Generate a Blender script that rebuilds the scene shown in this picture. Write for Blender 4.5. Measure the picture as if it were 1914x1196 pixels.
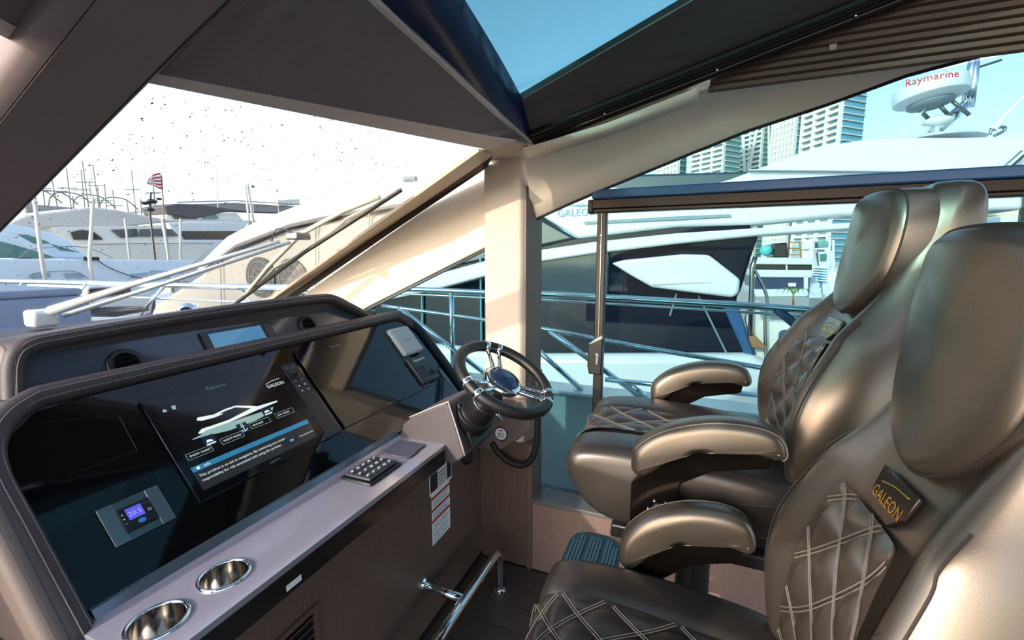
import bpy, bmesh, math, random
from mathutils import Vector, Matrix
from math import sin, cos, pi, radians

random.seed(4)
for o in list(bpy.data.objects): bpy.data.objects.remove(o, do_unlink=True)
SC = bpy.context.scene
COL = SC.collection

# ------------------------------------------------------------------ camera
cam_d = bpy.data.cameras.new('camera'); cam = bpy.data.objects.new('camera', cam_d); COL.objects.link(cam)
cam.location = (0, 0, 1.5)
cam.rotation_euler = (radians(82.0), 0, radians(-68.0))
cam_d.sensor_width = 36.0; cam_d.lens = 812.0/1914.0*36.0
cam_d.clip_start = 0.02; cam_d.clip_end = 3000
SC.camera = cam

# ------------------------------------------------------------------ world, sun, exposure
SUN_DIR = Vector((0.84, -0.36, -0.38)).normalized()        # the way the light travels
W = bpy.data.worlds.new('sky'); SC.world = W; W.use_nodes = True
nt = W.node_tree; nt.nodes.clear()
wo = nt.nodes.new('ShaderNodeOutputWorld'); bg = nt.nodes.new('ShaderNodeBackground')
sky = nt.nodes.new('ShaderNodeTexSky'); sky.sky_type = 'NISHITA'; sky.sun_disc = False
sky.sun_elevation = math.asin(-SUN_DIR.z); sky.sun_rotation = math.atan2(-SUN_DIR.x, -SUN_DIR.y)
sky.air_density = 1.0; sky.dust_density = 2.0; sky.ozone_density = 1.4
bg.inputs['Strength'].default_value = 0.40
hs = nt.nodes.new('ShaderNodeHueSaturation'); hs.inputs['Saturation'].default_value = .72
nt.links.new(sky.outputs[0], hs.inputs['Color']); nt.links.new(hs.outputs[0], bg.inputs[0]); nt.links.new(bg.outputs[0], wo.inputs[0])
sd = bpy.data.lights.new('sun', 'SUN'); sd.energy = 3.0; sd.angle = radians(0.9); sd.color = (1.0, 0.90, 0.76)
so = bpy.data.objects.new('sun', sd); COL.objects.link(so); so.location = (-10, 2, 12)
so.rotation_euler = SUN_DIR.to_track_quat('-Z', 'Y').to_euler()
vs = SC.view_settings; vs.view_transform = 'Standard'; vs.look = 'None'; vs.gamma = 1.0; vs.use_curve_mapping = False
vs.exposure = 0.40

# ------------------------------------------------------------------ materials
MATS = {}
def srgb(r, g, b):
    f = lambda c: (c/255/12.92) if c/255 <= .04045 else ((c/255+.055)/1.055)**2.4
    return (f(r), f(g), f(b), 1)
def mat(name, col, rough=.5, metal=0., spec=.5, bump=0., bscale=200., noise=0., nscale=8., nstretch=(1,1,1), coat=0., emit=None, estr=0., col2=None):
    if name in MATS: return MATS[name]
    m = bpy.data.materials.new(name); m.use_nodes = True; n = m.node_tree.nodes; l = m.node_tree.links
    p = n['Principled BSDF']
    p.inputs['Base Color'].default_value = col
    p.inputs['Roughness'].default_value = rough; p.inputs['Metallic'].default_value = metal
    p.inputs['Specular IOR Level'].default_value = spec
    p.inputs['Coat Weight'].default_value = coat; p.inputs['Coat Roughness'].default_value = .06
    tc = None
    if bump or noise:
        tc = n.new('ShaderNodeTexCoord')
    if noise:
        mp = n.new('ShaderNodeMapping'); mp.inputs['Scale'].default_value = nstretch
        tx = n.new('ShaderNodeTexNoise'); tx.inputs['Scale'].default_value = nscale; tx.inputs['Detail'].default_value = 6
        rp = n.new('ShaderNodeMix'); rp.data_type = 'RGBA'
        a = [c*(1-noise) for c in col[:3]]+[1]; b = list(col2) if col2 else [min(1, c*(1+noise)) for c in col[:3]]+[1]
        rp.inputs[6].default_value = a; rp.inputs[7].default_value = b
        l.new(tc.outputs['Object'], mp.inputs[0]); l.new(mp.outputs[0], tx.inputs['Vector'])
        l.new(tx.outputs[0], rp.inputs[0]); l.new(rp.outputs[2], p.inputs['Base Color'])
    if bump:
        tb = n.new('ShaderNodeTexNoise'); tb.inputs['Scale'].default_value = bscale; tb.inputs['Detail'].default_value = 4
        bp = n.new('ShaderNodeBump'); bp.inputs['Strength'].default_value = bump; bp.inputs['Distance'].default_value = .002
        l.new(tc.outputs['Object'], tb.inputs['Vector']); l.new(tb.outputs[0], bp.inputs['Height']); l.new(bp.outputs[0], p.inputs['Normal'])
    if emit:
        p.inputs['Emission Color'].default_value = emit; p.inputs['Emission Strength'].default_value = estr
    MATS[name] = m; return m
def glass(name, tint, refl=.06):
    if name in MATS: return MATS[name]
    m = bpy.data.materials.new(name); m.use_nodes = True; n = m.node_tree.nodes; l = m.node_tree.links; n.clear()
    o = n.new('ShaderNodeOutputMaterial'); t = n.new('ShaderNodeBsdfTransparent'); g = n.new('ShaderNodeBsdfGlossy'); mx = n.new('ShaderNodeMixShader')
    t.inputs[0].default_value = (*tint, 1); g.inputs['Roughness'].default_value = .01; g.inputs[0].default_value = (1,1,1,1)
    lw = n.new('ShaderNodeLayerWeight'); lw.inputs[0].default_value = .12
    mu = n.new('ShaderNodeMath'); mu.operation = 'MULTIPLY'; mu.inputs[1].default_value = refl*4
    l.new(lw.outputs['Fresnel'], mu.inputs[0]); l.new(mu.outputs[0], mx.inputs[0])
    l.new(t.outputs[0], mx.inputs[1]); l.new(g.outputs[0], mx.inputs[2]); l.new(mx.outputs[0], o.inputs[0])
    MATS[name] = m; return m

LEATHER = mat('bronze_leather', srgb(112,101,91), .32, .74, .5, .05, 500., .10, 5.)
LEATHERC = mat('darker_seat_leather', srgb(70,64,61), .34, .6, .5, .05, 500., .10, 5.)  # darker copy of the seat leather, used on the cushions
SEAM = mat('dark_seam', srgb(46,38,34), .7)
THREAD = mat('grey_thread', srgb(118,110,104), .6)
DASH = mat('taupe_dash_leather', srgb(116,101,95), .55, 0, .4, .35, 420.)
DASHD = mat('dark_dash_leather', srgb(62,54,57), .5, 0, .4, .35, 420.)
POD = mat('grey_pod_leather', srgb(88,81,83), .5, 0, .4, .25, 420.)
CEIL = mat("taupe_ceiling_leather", srgb(132,116,115), .55, 0, .35, .2, 500.)
CEILT = mat('ceiling_edge_leather', srgb(214,196,186), .5, 0, .35, .2, 500.)
CREAM = mat('cream_leather', srgb(238,220,198), .55, 0, .35, .2, 450., .05, 3.)
CREAM2 = mat('pillar_leather', srgb(205,188,172), .55, 0, .35, .2, 450., .05, 3.)
WOOD = mat('walnut_veneer', srgb(96,77,69), .42, 0, .4, .15, 300., .32, 9., (26,26,.9))
WOODL = mat('side_wall_veneer', srgb(126,104,96), .42, 0, .4, .15, 300., .22, 9., (26,26,.9))
PLANK = mat('dark_plank', srgb(70,60,56), .4, 0, .4, .2, 300., .4, 7., (24,1.2,10))
PLANKJ = mat('plank_joint', srgb(22,19,18), .8)
BLACKG = mat('black_gloss_panel', srgb(9,9,11), .045, 0, .5)
BLACKP = mat('black_plastic', srgb(20,20,22), .38)
BLACKS = mat('black_satin_leather', srgb(22,21,22), .42, 0, .5, .3, 400.)
NAVYG = mat('dark_display_glass', srgb(11,13,19), .05)
CHROME = mat('chrome', srgb(225,228,230), .06, 1.)
STEEL = mat('brushed_steel', srgb(150,150,148), .28, 1.)
BRASS = mat('gold_lettering', srgb(214,170,70), .3, 1.)
PEARL = mat('pearl_lilac_paint', srgb(146,140,154), .14, .15, .5, 0, 0, 0, coat=.6)
FASC = mat('dark_brown_gloss', srgb(36,30,28), .12)
RUBBER = mat('black_rubber', srgb(14,14,15), .6)
BRONZE = mat('bronze_anodised_frame', srgb(46,36,32), .28, .7)
BLUEREFL = mat('blue_edge_reflection', srgb(42,72,112), .2)  # reflection along the glass edge, put in as blue colour
WHITE = mat('white_gelcoat', srgb(214,218,220), .22)
WHITE2 = mat('warm_white_gelcoat', srgb(228,224,214), .35)
DGLASS = mat('dark_yacht_glass', srgb(12,18,34), .04, 0, .22)
TGLASS = mat('teal_yacht_glass', srgb(40,62,72), .1, 0, .6)
CANVAS = mat('grey_canvas', srgb(150,147,140), .85, 0, .2, .3, 60., .06, 1.5)
PAD = mat('blue_grey_vinyl', srgb(112,128,150), .6)
TEAK = mat('teak', srgb(150,112,80), .6, 0, .3, 0, 0, .2, 8., (2,20,2))
FRUB = mat('footrest_rubber', srgb(44,70,84), .45)
WATERM = mat('harbour_water', srgb(40,74,84), .08, 0, .5, .5, 3.)
WPRINT = mat('white_print', srgb(235,235,232), .5)
RPRINT = mat('red_print', srgb(186,34,34), .5)
DPRINT = mat('dark_print', srgb(30,30,34), .5)
GPRINT = mat('grey_print', srgb(120,140,150), .5)
def emis(name, c, s): return mat(name, srgb(8,8,10), .1, emit=srgb(*c), estr=s)
SCR_BG = emis('screen_black', (12,14,18), .35)
SCR_W = emis('screen_white', (226,240,238), .8)
SCR_T = emis('screen_pale_teal', (150,186,182), .7)
SCR_B = emis('screen_blue', (52,130,170), .7)
SCR_D = emis('screen_dark_blue', (20,44,66), .6)
SCR_G = emis('screen_grey', (44,48,54), .6)
LCD = emis('lcd_violet', (88,84,210), .9)
LCDT = emis('lcd_digits', (160,160,240), .9)
LCDB = emis('lcd_button_blue', (40,110,190), .7)
SCR_SKY = emis('screen_sky_reflection', (86,150,196), .55)  # sky mirrored in the blank centre screen, put in as emission
G_WIND = glass('windshield_glass', (.97,.98,.98), .05)
G_SIDE = glass('tinted_side_glass', (.57,.71,.735), .08)
G_ROOF = glass('tinted_roof_glass', (.42,.62,.64), .05)

# ------------------------------------------------------------------ geometry helpers
class B:
    """collects verts / faces in world coordinates"""
    def __init__(s): s.v = []; s.f = []
    def add(s, v, f):
        k = len(s.v); s.v += [Vector(p) for p in v]; s.f += [tuple(i+k for i in q) for q in f]; return s
    def box(s, x0, x1, y0, y1, z0, z1):
        return s.add([(x,y,z) for z in (z0,z1) for y in (y0,y1) for x in (x0,x1)],
                     [(0,2,3,1),(4,5,7,6),(0,1,5,4),(2,6,7,3),(0,4,6,2),(1,3,7,5)])
    def prism(s, poly, vec):
        n = len(poly); vec = Vector(vec); a = [Vector(p) for p in poly]; b = [p+vec for p in a]
        s.add(a+b, [tuple(range(n))[::-1], tuple(range(n, 2*n))]+[(i,(i+1)%n,(i+1)%n+n,i+n) for i in range(n)]); return s
    def tube(s, pts, r, n=8, cyc=False, cap=True):
        pts = [Vector(p) for p in pts]; m = len(pts); rad = r if isinstance(r, (list,tuple)) else [r]*m
        prev = None; vs = []
        for i in range(m):
            if cyc: t = pts[(i+1)%m]-pts[i-1]
            else: t = pts[min(i+1,m-1)]-pts[max(i-1,0)]
            t.normalize()
            if prev is None:
                a = Vector((0,0,1)) if abs(t.z) < .9 else Vector((1,0,0)); u = t.cross(a).normalized()
            else:
                u = (prev - t*prev.dot(t)); u = u.normalized() if u.length > 1e-6 else t.orthogonal().normalized()
            prev = u; w = t.cross(u)
            vs += [pts[i]+(u*cos(2*pi*k/n)+w*sin(2*pi*k/n))*rad[i] for k in range(n)]
        f = []
        for i in range(m if cyc else m-1):
            j = (i+1)%m
            f += [(i*n+k, i*n+(k+1)%n, j*n+(k+1)%n, j*n+k) for k in range(n)]
        if not cyc and cap: f += [tuple(range(n))[::-1], tuple((m-1)*n+k for k in range(n))]
        return s.add(vs, f)
    def lathe(s, p0, ax, prof, n=32):
        """prof = [(r, h)] along axis ax from p0"""
        ax = Vector(ax).normalized(); u = ax.orthogonal().normalized(); w = ax.cross(u); p0 = Vector(p0); vs = []; f = []
        for r, h in prof: vs += [p0+ax*h+(u*cos(2*pi*k/n)+w*sin(2*pi*k/n))*max(r,1e-4) for k in range(n)]
        for i in range(len(prof)-1): f += [(i*n+k, i*n+(k+1)%n, (i+1)*n+(k+1)%n, (i+1)*n+k) for k in range(n)]
        f += [tuple(range(n))[::-1], tuple((len(prof)-1)*n+k for k in range(n))]
        return s.add(vs, f)
    def rows(s, rows, close=False):
        """loft a list of equal-length rows"""
        m = len(rows[0]); k = []; f = []
        for r in rows: k += list(r)
        for i in range(len(rows)-1):
            for j in range(m if close else m-1):
                f.append((i*m+j, i*m+(j+1)%m, (i+1)*m+(j+1)%m, (i+1)*m+j))
        return s.add(k, f)
    def loft(s, loops):
        m = len(loops[0]); s.rows(loops, True); k = len(s.v)-m*len(loops)
        s.f += [tuple(k+i for i in range(m))[::-1], tuple(k+m*(len(loops)-1)+i for i in range(m))]; return s
    def ball(s, c, r, sz=(1,1,1), nu=16, nv=10):
        prof = []; c = Vector(c); vs = []; f = []
        for j in range(nv+1):
            a = pi*j/nv
            vs += [c+Vector((max(sin(a),.001)*cos(2*pi*i/nu)*sz[0], max(sin(a),.001)*sin(2*pi*i/nu)*sz[1], -cos(a)*sz[2]))*r for i in range(nu)]
        for j in range(nv): f += [(j*nu+i, j*nu+(i+1)%nu, (j+1)*nu+(i+1)%nu, (j+1)*nu+i) for i in range(nu)]
        return s.add(vs, f)
def cat(pts, n=6, cyc=False):
    P = [Vector(p) for p in pts]; m = len(P); out = []
    for i in range(m if cyc else m-1):
        if cyc: a,b,c,d = P[i-1],P[i],P[(i+1)%m],P[(i+2)%m]
        else: a,b,c,d = P[max(i-1,0)],P[i],P[i+1],P[min(i+2,m-1)]
        for k in range(n):
            t = k/n; out.append(.5*((2*b)+(c-a)*t+(2*a-5*b+4*c-d)*t*t+(3*b-a-3*c+d)*t**3))
    if not cyc: out.append(P[-1])
    return out
def props(o, label=None, category=None, group=None, kind=None):
    if label: o['label'] = label
    if category: o['category'] = category
    if group: o['group'] = group
    if kind: o['kind'] = kind
    return o
def obj(name, b, m, parent=None, smooth=False, bevel=0., sub=0, solid=0., fix=True, bseg=2, weld=False):
    vs = b.v
    if parent is not None:
        off = Vector((0,0,0)); q = parent
        while q is not None: off += q.location; q = q.parent
        loc = Vector((0,0,0)); sh = off
    else:
        lo = Vector((min(p[i] for p in vs) for i in range(3))); hi = Vector((max(p[i] for p in vs) for i in range(3)))
        loc = Vector(((lo.x+hi.x)/2, (lo.y+hi.y)/2, lo.z)); sh = loc
    me = bpy.data.meshes.new(name); me.from_pydata([tuple(p-sh) for p in vs], [], b.f)
    if fix or weld:
        bm = bmesh.new(); bm.from_mesh(me)
        if weld: bmesh.ops.remove_doubles(bm, verts=bm.verts, dist=1e-4)
        bmesh.ops.recalc_face_normals(bm, faces=bm.faces); bm.to_mesh(me); bm.free()
    me.materials.append(m)
    if smooth: me.polygons.foreach_set('use_smooth', [True]*len(me.polygons))
    o = bpy.data.objects.new(name, me); COL.objects.link(o); o.location = loc
    if parent is not None: o.parent = parent
    if solid: d = o.modifiers.new('solid', 'SOLIDIFY'); d.thickness = solid; d.offset = 0
    if bevel:
        d = o.modifiers.new('bevel', 'BEVEL'); d.width = bevel; d.segments = bseg; d.limit_method = 'ANGLE'; d.angle_limit = radians(35); d.harden_normals = False
        me.polygons.foreach_set('use_smooth', [True]*len(me.polygons)); me.set_sharp_from_angle(angle=radians(50)) if not smooth else None
    if sub: d = o.modifiers.new('sub', 'SUBSURF'); d.levels = sub; d.render_levels = sub
    return o
def thing(name, loc, label, category, group=None, kind=None):
    o = bpy.data.objects.new(name, None); COL.objects.link(o); o.location = loc; o.empty_display_size = .1
    return props(o, label, category, group, kind)
def tree_copy(o, parent=None):
    c = o.copy(); COL.objects.link(c); c.parent = parent
    for ch in list(o.children): tree_copy(ch, c)
    return c
def text_b(s, size, org, ex, ey, align='LEFT', depth=.0006, shear=0.):
    cu = bpy.data.curves.new('tmp', 'FONT'); cu.body = s; cu.size = size; cu.align_x = align; cu.shear = shear; cu.resolution_u = 2
    to = bpy.data.objects.new('tmp', cu); COL.objects.link(to)
    dg = bpy.context.evaluated_depsgraph_get(); me = bpy.data.meshes.new_from_object(to.evaluated_get(dg))
    ex = Vector(ex).normalized(); ey = Vector(ey).normalized(); ez = ex.cross(ey); org = Vector(org)
    b = B(); b.add([org+ex*v.co.x+ey*v.co.y+ez*depth for v in me.vertices], [tuple(p.vertices) for p in me.polygons])
    bpy.data.objects.remove(to); bpy.data.curves.remove(cu); bpy.data.meshes.remove(me)
    return b

# ================================================================== THE SETTING
# ---- floor
fl = props(obj('floor', B().box(-1.0,1.95,-2.4,1.5,-.06,-.012), PLANKJ), 'dark wooden floor of the helm station', 'floor', kind='structure')
pm = None
for i in range(24):
    x0 = -.98+i*.122
    q = B().box(x0+.0015, x0+.1205, -2.38, .905, -.012, 0.0)
    if x0 > 1.82: break
    obj('plank', q, PLANK, fl, bevel=.0015, bseg=1)
# ---- starboard wall: veneer below the windows, sill, cream panel above
ws = thing('wall_starboard', (1.88,-.7,0), 'starboard side wall: wood veneer below the window, cream leather above', 'wall', kind='structure')
obj('veneer_panel', B().box(1.83,1.97,-2.4,.635,0,.343), WOODL, ws, bevel=.002)
obj('veneer_panel', B().box(1.832,1.97,.66,.93,0,.64), WOOD, ws, bevel=.002)
obj('edge_strip', B().box(1.818,1.97,.635,.66,0,.64), WOOD, ws, bevel=.003)
obj('window_sill', B().box(1.826,1.99,-2.4,.64,.343,.366), mat('sill_veneer', srgb(96,92,90), .25), ws, bevel=.004)
low = [(1.93,.70,1.655),(1.905,.648,1.688),(1.90,.5,1.745),(1.90,.347,1.80),(1.90,.095,1.887),(1.90,.03,1.91),(1.90,-.18,1.98),(1.90,-.423,2.042),(1.90,-.637,2.106),(1.90,-1.0,2.17),(1.90,-2.4,2.21)]
zr = lambda y: 1.93+.258*(.575-y) if y > -.6 else 2.233+.02*(-.6-y)
rowt = []; rowm = []; rowl = []; rowo = []
for x,y,z in low:
    yt = y-.03 if y < .6 else .62
    t = Vector((1.635 if y > .05 else 1.705, yt, zr(min(yt,.6))-.012)); l = Vector((x,y,z))
    rowt.append(t); rowl.append(l); rowm.append((t+l)/2+Vector((.045,0,.02))); rowo.append(l+Vector((.03,0,-.004)))
top_o = [p+Vector((.03,0,.07)) for p in rowt]; low_o = [p+Vector((.07,0,.05)) for p in rowl]
cp = B().rows([rowt,[(a+m)/2+Vector((.012,0,.006)) for a,m in zip(rowt,rowm)],rowm,[(a+m)/2+Vector((.012,0,.006)) for a,m in zip(rowl,rowm)],rowl,rowo,low_o,top_o,rowt])
obj('upper_panel', cp, CREAM, ws, smooth=True)
obj('glazing_seal', B().tube([p+Vector((.012,0,-.006)) for p in rowl], .006, 6), RUBBER, ws, smooth=True)
# cream fairing above the panel where the sunroof track starts
fa = [(1.60,.60,1.912),(1.628,.30,1.975),(1.628,.02,2.05),(1.628,.0,2.062)]
obj('track_fairing', B().rows([[Vector(p) for p in fa],[Vector(p)+Vector((.05,0,-.03)) for p in fa],[Vector(p)+Vector((.07,0,.03)) for p in fa]]), CREAM, ws, smooth=True, solid=.004)
# forward quarter panel below the windshield frame
qp = [(1.885,2.20,1.225),(1.885,.86,1.94),(1.885,.84,1.58),(1.885,1.594,1.247),(1.885,1.75,1.17)]
obj('quarter_panel', B().prism(qp, (.05,0,0)), CREAM, ws, bevel=.008, bseg=3)
obj('glazing_seal', B().tube([(1.90,.84,1.572),(1.90,1.594,1.238),(1.90,1.80,1.14)], .008, 6), mat('grey_seal', srgb(84,96,100), .4), ws, smooth=True)
# ---- door pillar between the windows
pi_ = thing('trim_1', (1.9,.77,0), 'upright cream leather pillar between the front quarter window and the side window', 'pillar', kind='structure')
obj('leather_face', B().prism([(1.822,.872,.64),(1.822,.700,.64),(1.835,.684,.64),(1.95,.648,.64),(1.97,.648,.64),(1.97,.885,.64)], (0,0,1.31)), CREAM2, pi_, bevel=.006, bseg=3)
obj('aft_strip', B().prism([(1.838,.676,.366),(1.955,.640,.366),(1.955,.648,.366),(1.838,.684,.366)], (0,0,1.45)), mat('taupe_strip', srgb(120,106,98), .5), pi_)
obj('top_block', B().prism([(1.585,.60,1.932),(1.90,.60,1.932),(1.95,.72,1.932),(1.95,.90,1.932),(1.585,.775,1.932)], (0,0,.07)), CREAM2, pi_, bevel=.006)
# ---- port side, out of the picture, gives the room its other half
wp = thing('wall_port', (-.78,-.7,0), 'port side wall with low veneer below its window', 'wall', kind='structure')
obj('veneer_panel', B().box(-.85,-.73,-2.4,1.45,0,.40), WOODL, wp)
obj('upper_panel', B().prism([(-.53,.6,1.92),(-.80,.65,1.69),(-.80,-.64,2.10),(-.80,-2.4,2.2),(-.53,-2.4,2.25),(-.53,-.6,2.23)], (0,0,.05)), CREAM, wp)
obj('pillar', B().box(-.84,-.72,.66,.88,.4,1.92), CREAM2, wp)
wf = props(obj('wall_front', B().box(-.85,.335,1.45,1.50,0,1.165), DASH), 'bulkhead under the dash on the port side of the console', 'wall', kind='structure')
# ---- windshield plane
def wz(x, y, off=0.): return 1.9-(.14434*(x-1.595)+.36652*(y-.761))/.91914+off
def wmir(p): return (1.1-p[0], p[1], p[2])
wq = [(.60,1.15),(1.60,.757),(1.93,2.42),(1.55,2.62),(1.2,2.76),(.60,2.92)]
wsp = [(x,y,wz(x,y,.012)) for x,y in wq]
w1 = props(obj('window_1', B().prism(wsp, (.0008,.002,.005)), G_WIND), 'large raked front windshield pane ahead of the dash, spotted with rain', 'windshield', kind='structure')
w2 = props(obj('window_2', B().prism([wmir(p) for p in wsp], (-.0008,.002,.005)), G_WIND), 'port half of the raked windshield past the centre mullion', 'windshield', kind='structure')
# ---- windshield centre mullion
mu = thing('trim_2', (.55,1.6,1.3), 'wide dark taupe centre mullion sloping across the upper left', 'mullion', kind='structure')
def wpt(x, y, off): return Vector((x, y, wz(.6 if x < .66 else x, y)+off))
ys = [.50,.60,.84,1.00,1.13,1.35,1.6,1.92,2.3,2.7,2.95]
def mz(y): return wz(.655,y)
def mrow(x, dz, dx=0.): return [Vector((x+(.10*max(0,.95-y)**1.6 if x > .6 else 0), y, mz(y)+dz)) for y in ys]
obj('face_panel', B().rows([mrow(.636,-.022),mrow(.487,-.030),mrow(.487,.03),mrow(.636,.03),mrow(.636,-.022)]), CEIL, mu)
obj('edge_trim', B().rows([mrow(.655,.004),mrow(.652,-.012),mrow(.638,-.022),mrow(.640,.03)]), DASHD, mu, smooth=True)
obj('side_trim', B().rows([mrow(.485,-.028),mrow(.462,-.016),mrow(.445,.02),mrow(.485,.03)]), CEIL, mu, smooth=True)
# ---- starboard windshield frame strips
A0 = [(1.853,2.423,1.197),(1.654,1.35,1.656),(1.543,0.761,1.908)]
A1 = [(1.88,2.352,1.197),(1.88,1.467,1.659)] + [(1.75,0.788,1.943)]
A2 = [(1.885,2.273,1.203),(1.885,1.466,1.621)] + [(1.83,0.863,1.907)]
fr = thing('trim_3', (1.75,1.5,1.2), 'beige windshield side frame with a dark rubber groove above the quarter panel', 'frame', kind='structure')
obj('frame_strip', B().rows([[Vector(p) for p in A0],[Vector(p) for p in A1]]), mat('beige_frame', srgb(206,184,160), .5), fr, solid=.012)
obj('rubber_groove', B().rows([[Vector(p) for p in A1],[Vector(p)+Vector((.0,0,-.001)) for p in A2]]), mat('dark_groove', srgb(70,54,46), .5), fr, solid=.010)
# ---- ceiling
ce = thing('ceiling', (.55,.4,1.9), 'taupe leather ceiling with a sunroof opening', 'ceiling', kind='structure')
F1 = [(0.666,1.132,1.912),(0.959,0.944,1.912),(1.491,0.586,1.912)]
F2 = [(0.66,1.167,1.898),(0.999,0.986,1.898),(1.51,0.705,1.898)]
f1 = [Vector((.46,F1[0][1]+.06,1.912))]+[Vector(p) for p in F1]; f2 = [Vector((.46,F2[0][1]+.06,1.898))]+[Vector(p) for p in F2]
S_ = [(0.779,0.69,2.085)]+[(0.849,0.667,2.06)]+[(1.103,0.628,2.01)]+[(1.308,0.595,1.965)]+[(1.628,0.575,1.93)]
S = [Vector((.55,S_[0][1]-.01,2.092))]+[Vector(p) for p in S_]
mir = lambda L: [Vector((1.1-p.x,p.y,p.z)) for p in L][::-1]
def resample(L, n=14):
    L = [Vector(p) for p in L]; o = []
    for k in range(n+1):
        x = .55+(min(L[-1].x,9)-.55)*k/n
        j = max(0, max(i for i in range(len(L)-1) if L[i].x <= x+1e-6)); t = (x-L[j].x)/(L[j+1].x-L[j].x); o.append(L[j].lerp(L[j+1], t))
    return o
f1[0].x = f2[0].x = .55
S = resample(S); f1 = resample(f1); f2 = resample(f2)
fullS = mir(S)+S[1:]; full1 = mir(f1)+f1[1:]; full2 = mir(f2)+f2[1:]
obj('visor_panel', B().rows([full2,[p+Vector((0,.02,.05)) for p in full2],[p+Vector((0,.06,.07)) for p in fullS],[p+Vector((0,.02,.04)) for p in fullS],[p+Vector((0,.0,.012)) for p in fullS],fullS,full1]), CEIL, ce)
obj('visor_edge', B().rows([full2,full1]), CEILT, ce, solid=.004)
obj('opening_lip', B().rows([[p+Vector((0,.012,-.003)) for p in fullS],[p+Vector((0,-.004,-.003)) for p in fullS],[p+Vector((0,-.006,.008)) for p in fullS]]), CEILT, ce, solid=.003)
# well of the sunroof: dark front face, brown side face, tracks
fy = lambda y: zr(y)+.10
GX = lambda x: .095*(1-((x-.55)/.907)**2)
gfx = [.55+(1.457-.55)*k/8 for k in range(9)]; gfr = [Vector((x,.554-.04*(1.457-x)/.58*.9,fy(.545)+GX(x))) for x in gfx]; gfull = mir(gfr)+gfr[1:]
def s_at(x):
    x = max(fullS[0].x, min(fullS[-1].x-1e-5, x)); j = max(i for i in range(len(fullS)-1) if fullS[i].x <= x+1e-7)
    return fullS[j].lerp(fullS[j+1], (x-fullS[j].x)/(fullS[j+1].x-fullS[j].x))
wfb = [s_at(.55+(p.x-.55)*1.079/.907)+Vector((0,-.010,.004)) for p in gfull]
obj('well_front', B().rows([wfb,gfull]), mat('navy_black_panel', srgb(16,30,74), .35), ce, smooth=True, solid=.006)
yy = [.565,.3,.0,-.3,-.6,-1.2,-2.4]
for sgn in (1,-1):
    mx = (lambda x: x) if sgn > 0 else (lambda x: 1.1-x)
    ge = lambda y: 1.457-.13*(.554-max(y,-.2))/.53
    obj('well_side', B().rows([[Vector((mx(ge(y)),y,fy(y))) for y in yy],[Vector((mx(1.565),y,zr(y)+.032)) for y in yy]]), mat('umber_well_side', srgb(84,72,66), .45), ce, solid=.006)
    for k,(xa,dz,mm,ra) in enumerate(((1.572,.020,RUBBER,.012),(1.590,.012,BRONZE,.008),(1.602,.010,RUBBER,.010),(1.622,.0,BRONZE,.014))):
        obj('track_rail', B().tube([(mx(xa),y,zr(y)+dz) for y in yy], ra, 8), mm, ce, smooth=True)
    obj('roof_shell', B().rows([[Vector((mx(1.58),y,zr(y)+.04)) for y in yy],[Vector((mx(1.66),y,zr(y)+.04)) for y in yy],[Vector((mx(1.70),y,zr(y)+.10)) for y in yy],[Vector((mx(ge(y)),y,fy(y)+.02)) for y in yy]]), WHITE, ce)
for y in (.30,-.05,-.40):
    obj('track_screw', B().ball((1.602,y,zr(y)-.001), .004), CHROME, ce, smooth=True)
gl = [gfull]
for y in (.3,0.,-.3,-.6):
    e_ = 1.457-.13*(.554-max(y,-.2))/.53; k_ = (e_-.55)/.907
    gl.append([Vector((.55+(p.x-.55)*k_, y, fy(y)+GX(p.x))) for p in gfull])
w4 = props(obj('window_4', B().rows(gl), G_ROOF, smooth=True, solid=.006), 'blue tinted glass sunroof pane overhead', 'sunroof', kind='structure')
obj('aft_roof', B().box(-.55,1.66,-2.4,-.9,2.25,2.30), CEIL, ce)
# ---- side windows
w3 = thing('window_3', (1.95,-.5,.37), 'starboard sliding side window with a bronze frame and black latch', 'window', kind='structure')
obj('fixed_pane', B().prism([(1.952,.646,.366),(1.952,.372,.366),(1.952,.372,1.79),(1.952,.646,1.69)], (.006,0,0)), G_SIDE, w3)
obj('sliding_pane', B().box(1.940,1.946,-2.3,.352,.366,1.70), G_SIDE, w3)
obj('upper_pane', B().prism([(1.952,.365,1.795),(1.952,-.18,1.98),(1.952,-.637,2.106),(1.952,-1.2,2.18),(1.952,-2.4,2.21),(1.952,-2.4,1.79)], (.006,0,0)), G_SIDE, w3)
obj('top_rail', B().box(1.905,1.962,-2.3,.412,1.712,1.752).box(1.915,1.962,-2.3,.405,1.697,1.714), BRONZE, w3, bevel=.004)
obj('reflection_bar', B().box(1.90,1.965,-2.3,.400,1.753,1.792), BLUEREFL, w3, bevel=.006)  # bar added to carry the blue reflection of the glass edge
obj('rail_end', B().box(1.902,1.965,.395,.418,1.694,1.752), BRONZE, w3, bevel=.006)
post = obj('frame_post', B().box(1.918,1.962,.338,.378,.366,1.70), BLACKP, w3, bevel=.004)
obj('post_channel', B().box(1.914,1.92,.355,.361,1.04,1.695), mat('champagne_channel', srgb(170,156,140), .25, .9), post, bevel=.002)
for z in (1.555,1.60): obj('screw', B().lathe((1.910,.358,z),(1,0,0),[(.004,0),(.004,.004)],10), CHROME, post)
la = obj('latch', B().prism([(1.90,.338,.985),(1.90,.395,.985),(1.90,.402,1.02),(1.90,.402,1.105),(1.90,.385,1.135),(1.90,.338,1.16)], (.016,0,0)), BLACKP, w3, bevel=.005)
obj('latch_edge', B().prism([(1.896,.336,1.150),(1.896,.395,1.118),(1.896,.398,1.126),(1.896,.338,1.168)], (.02,0,0)), STEEL, la, bevel=.002)
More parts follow.
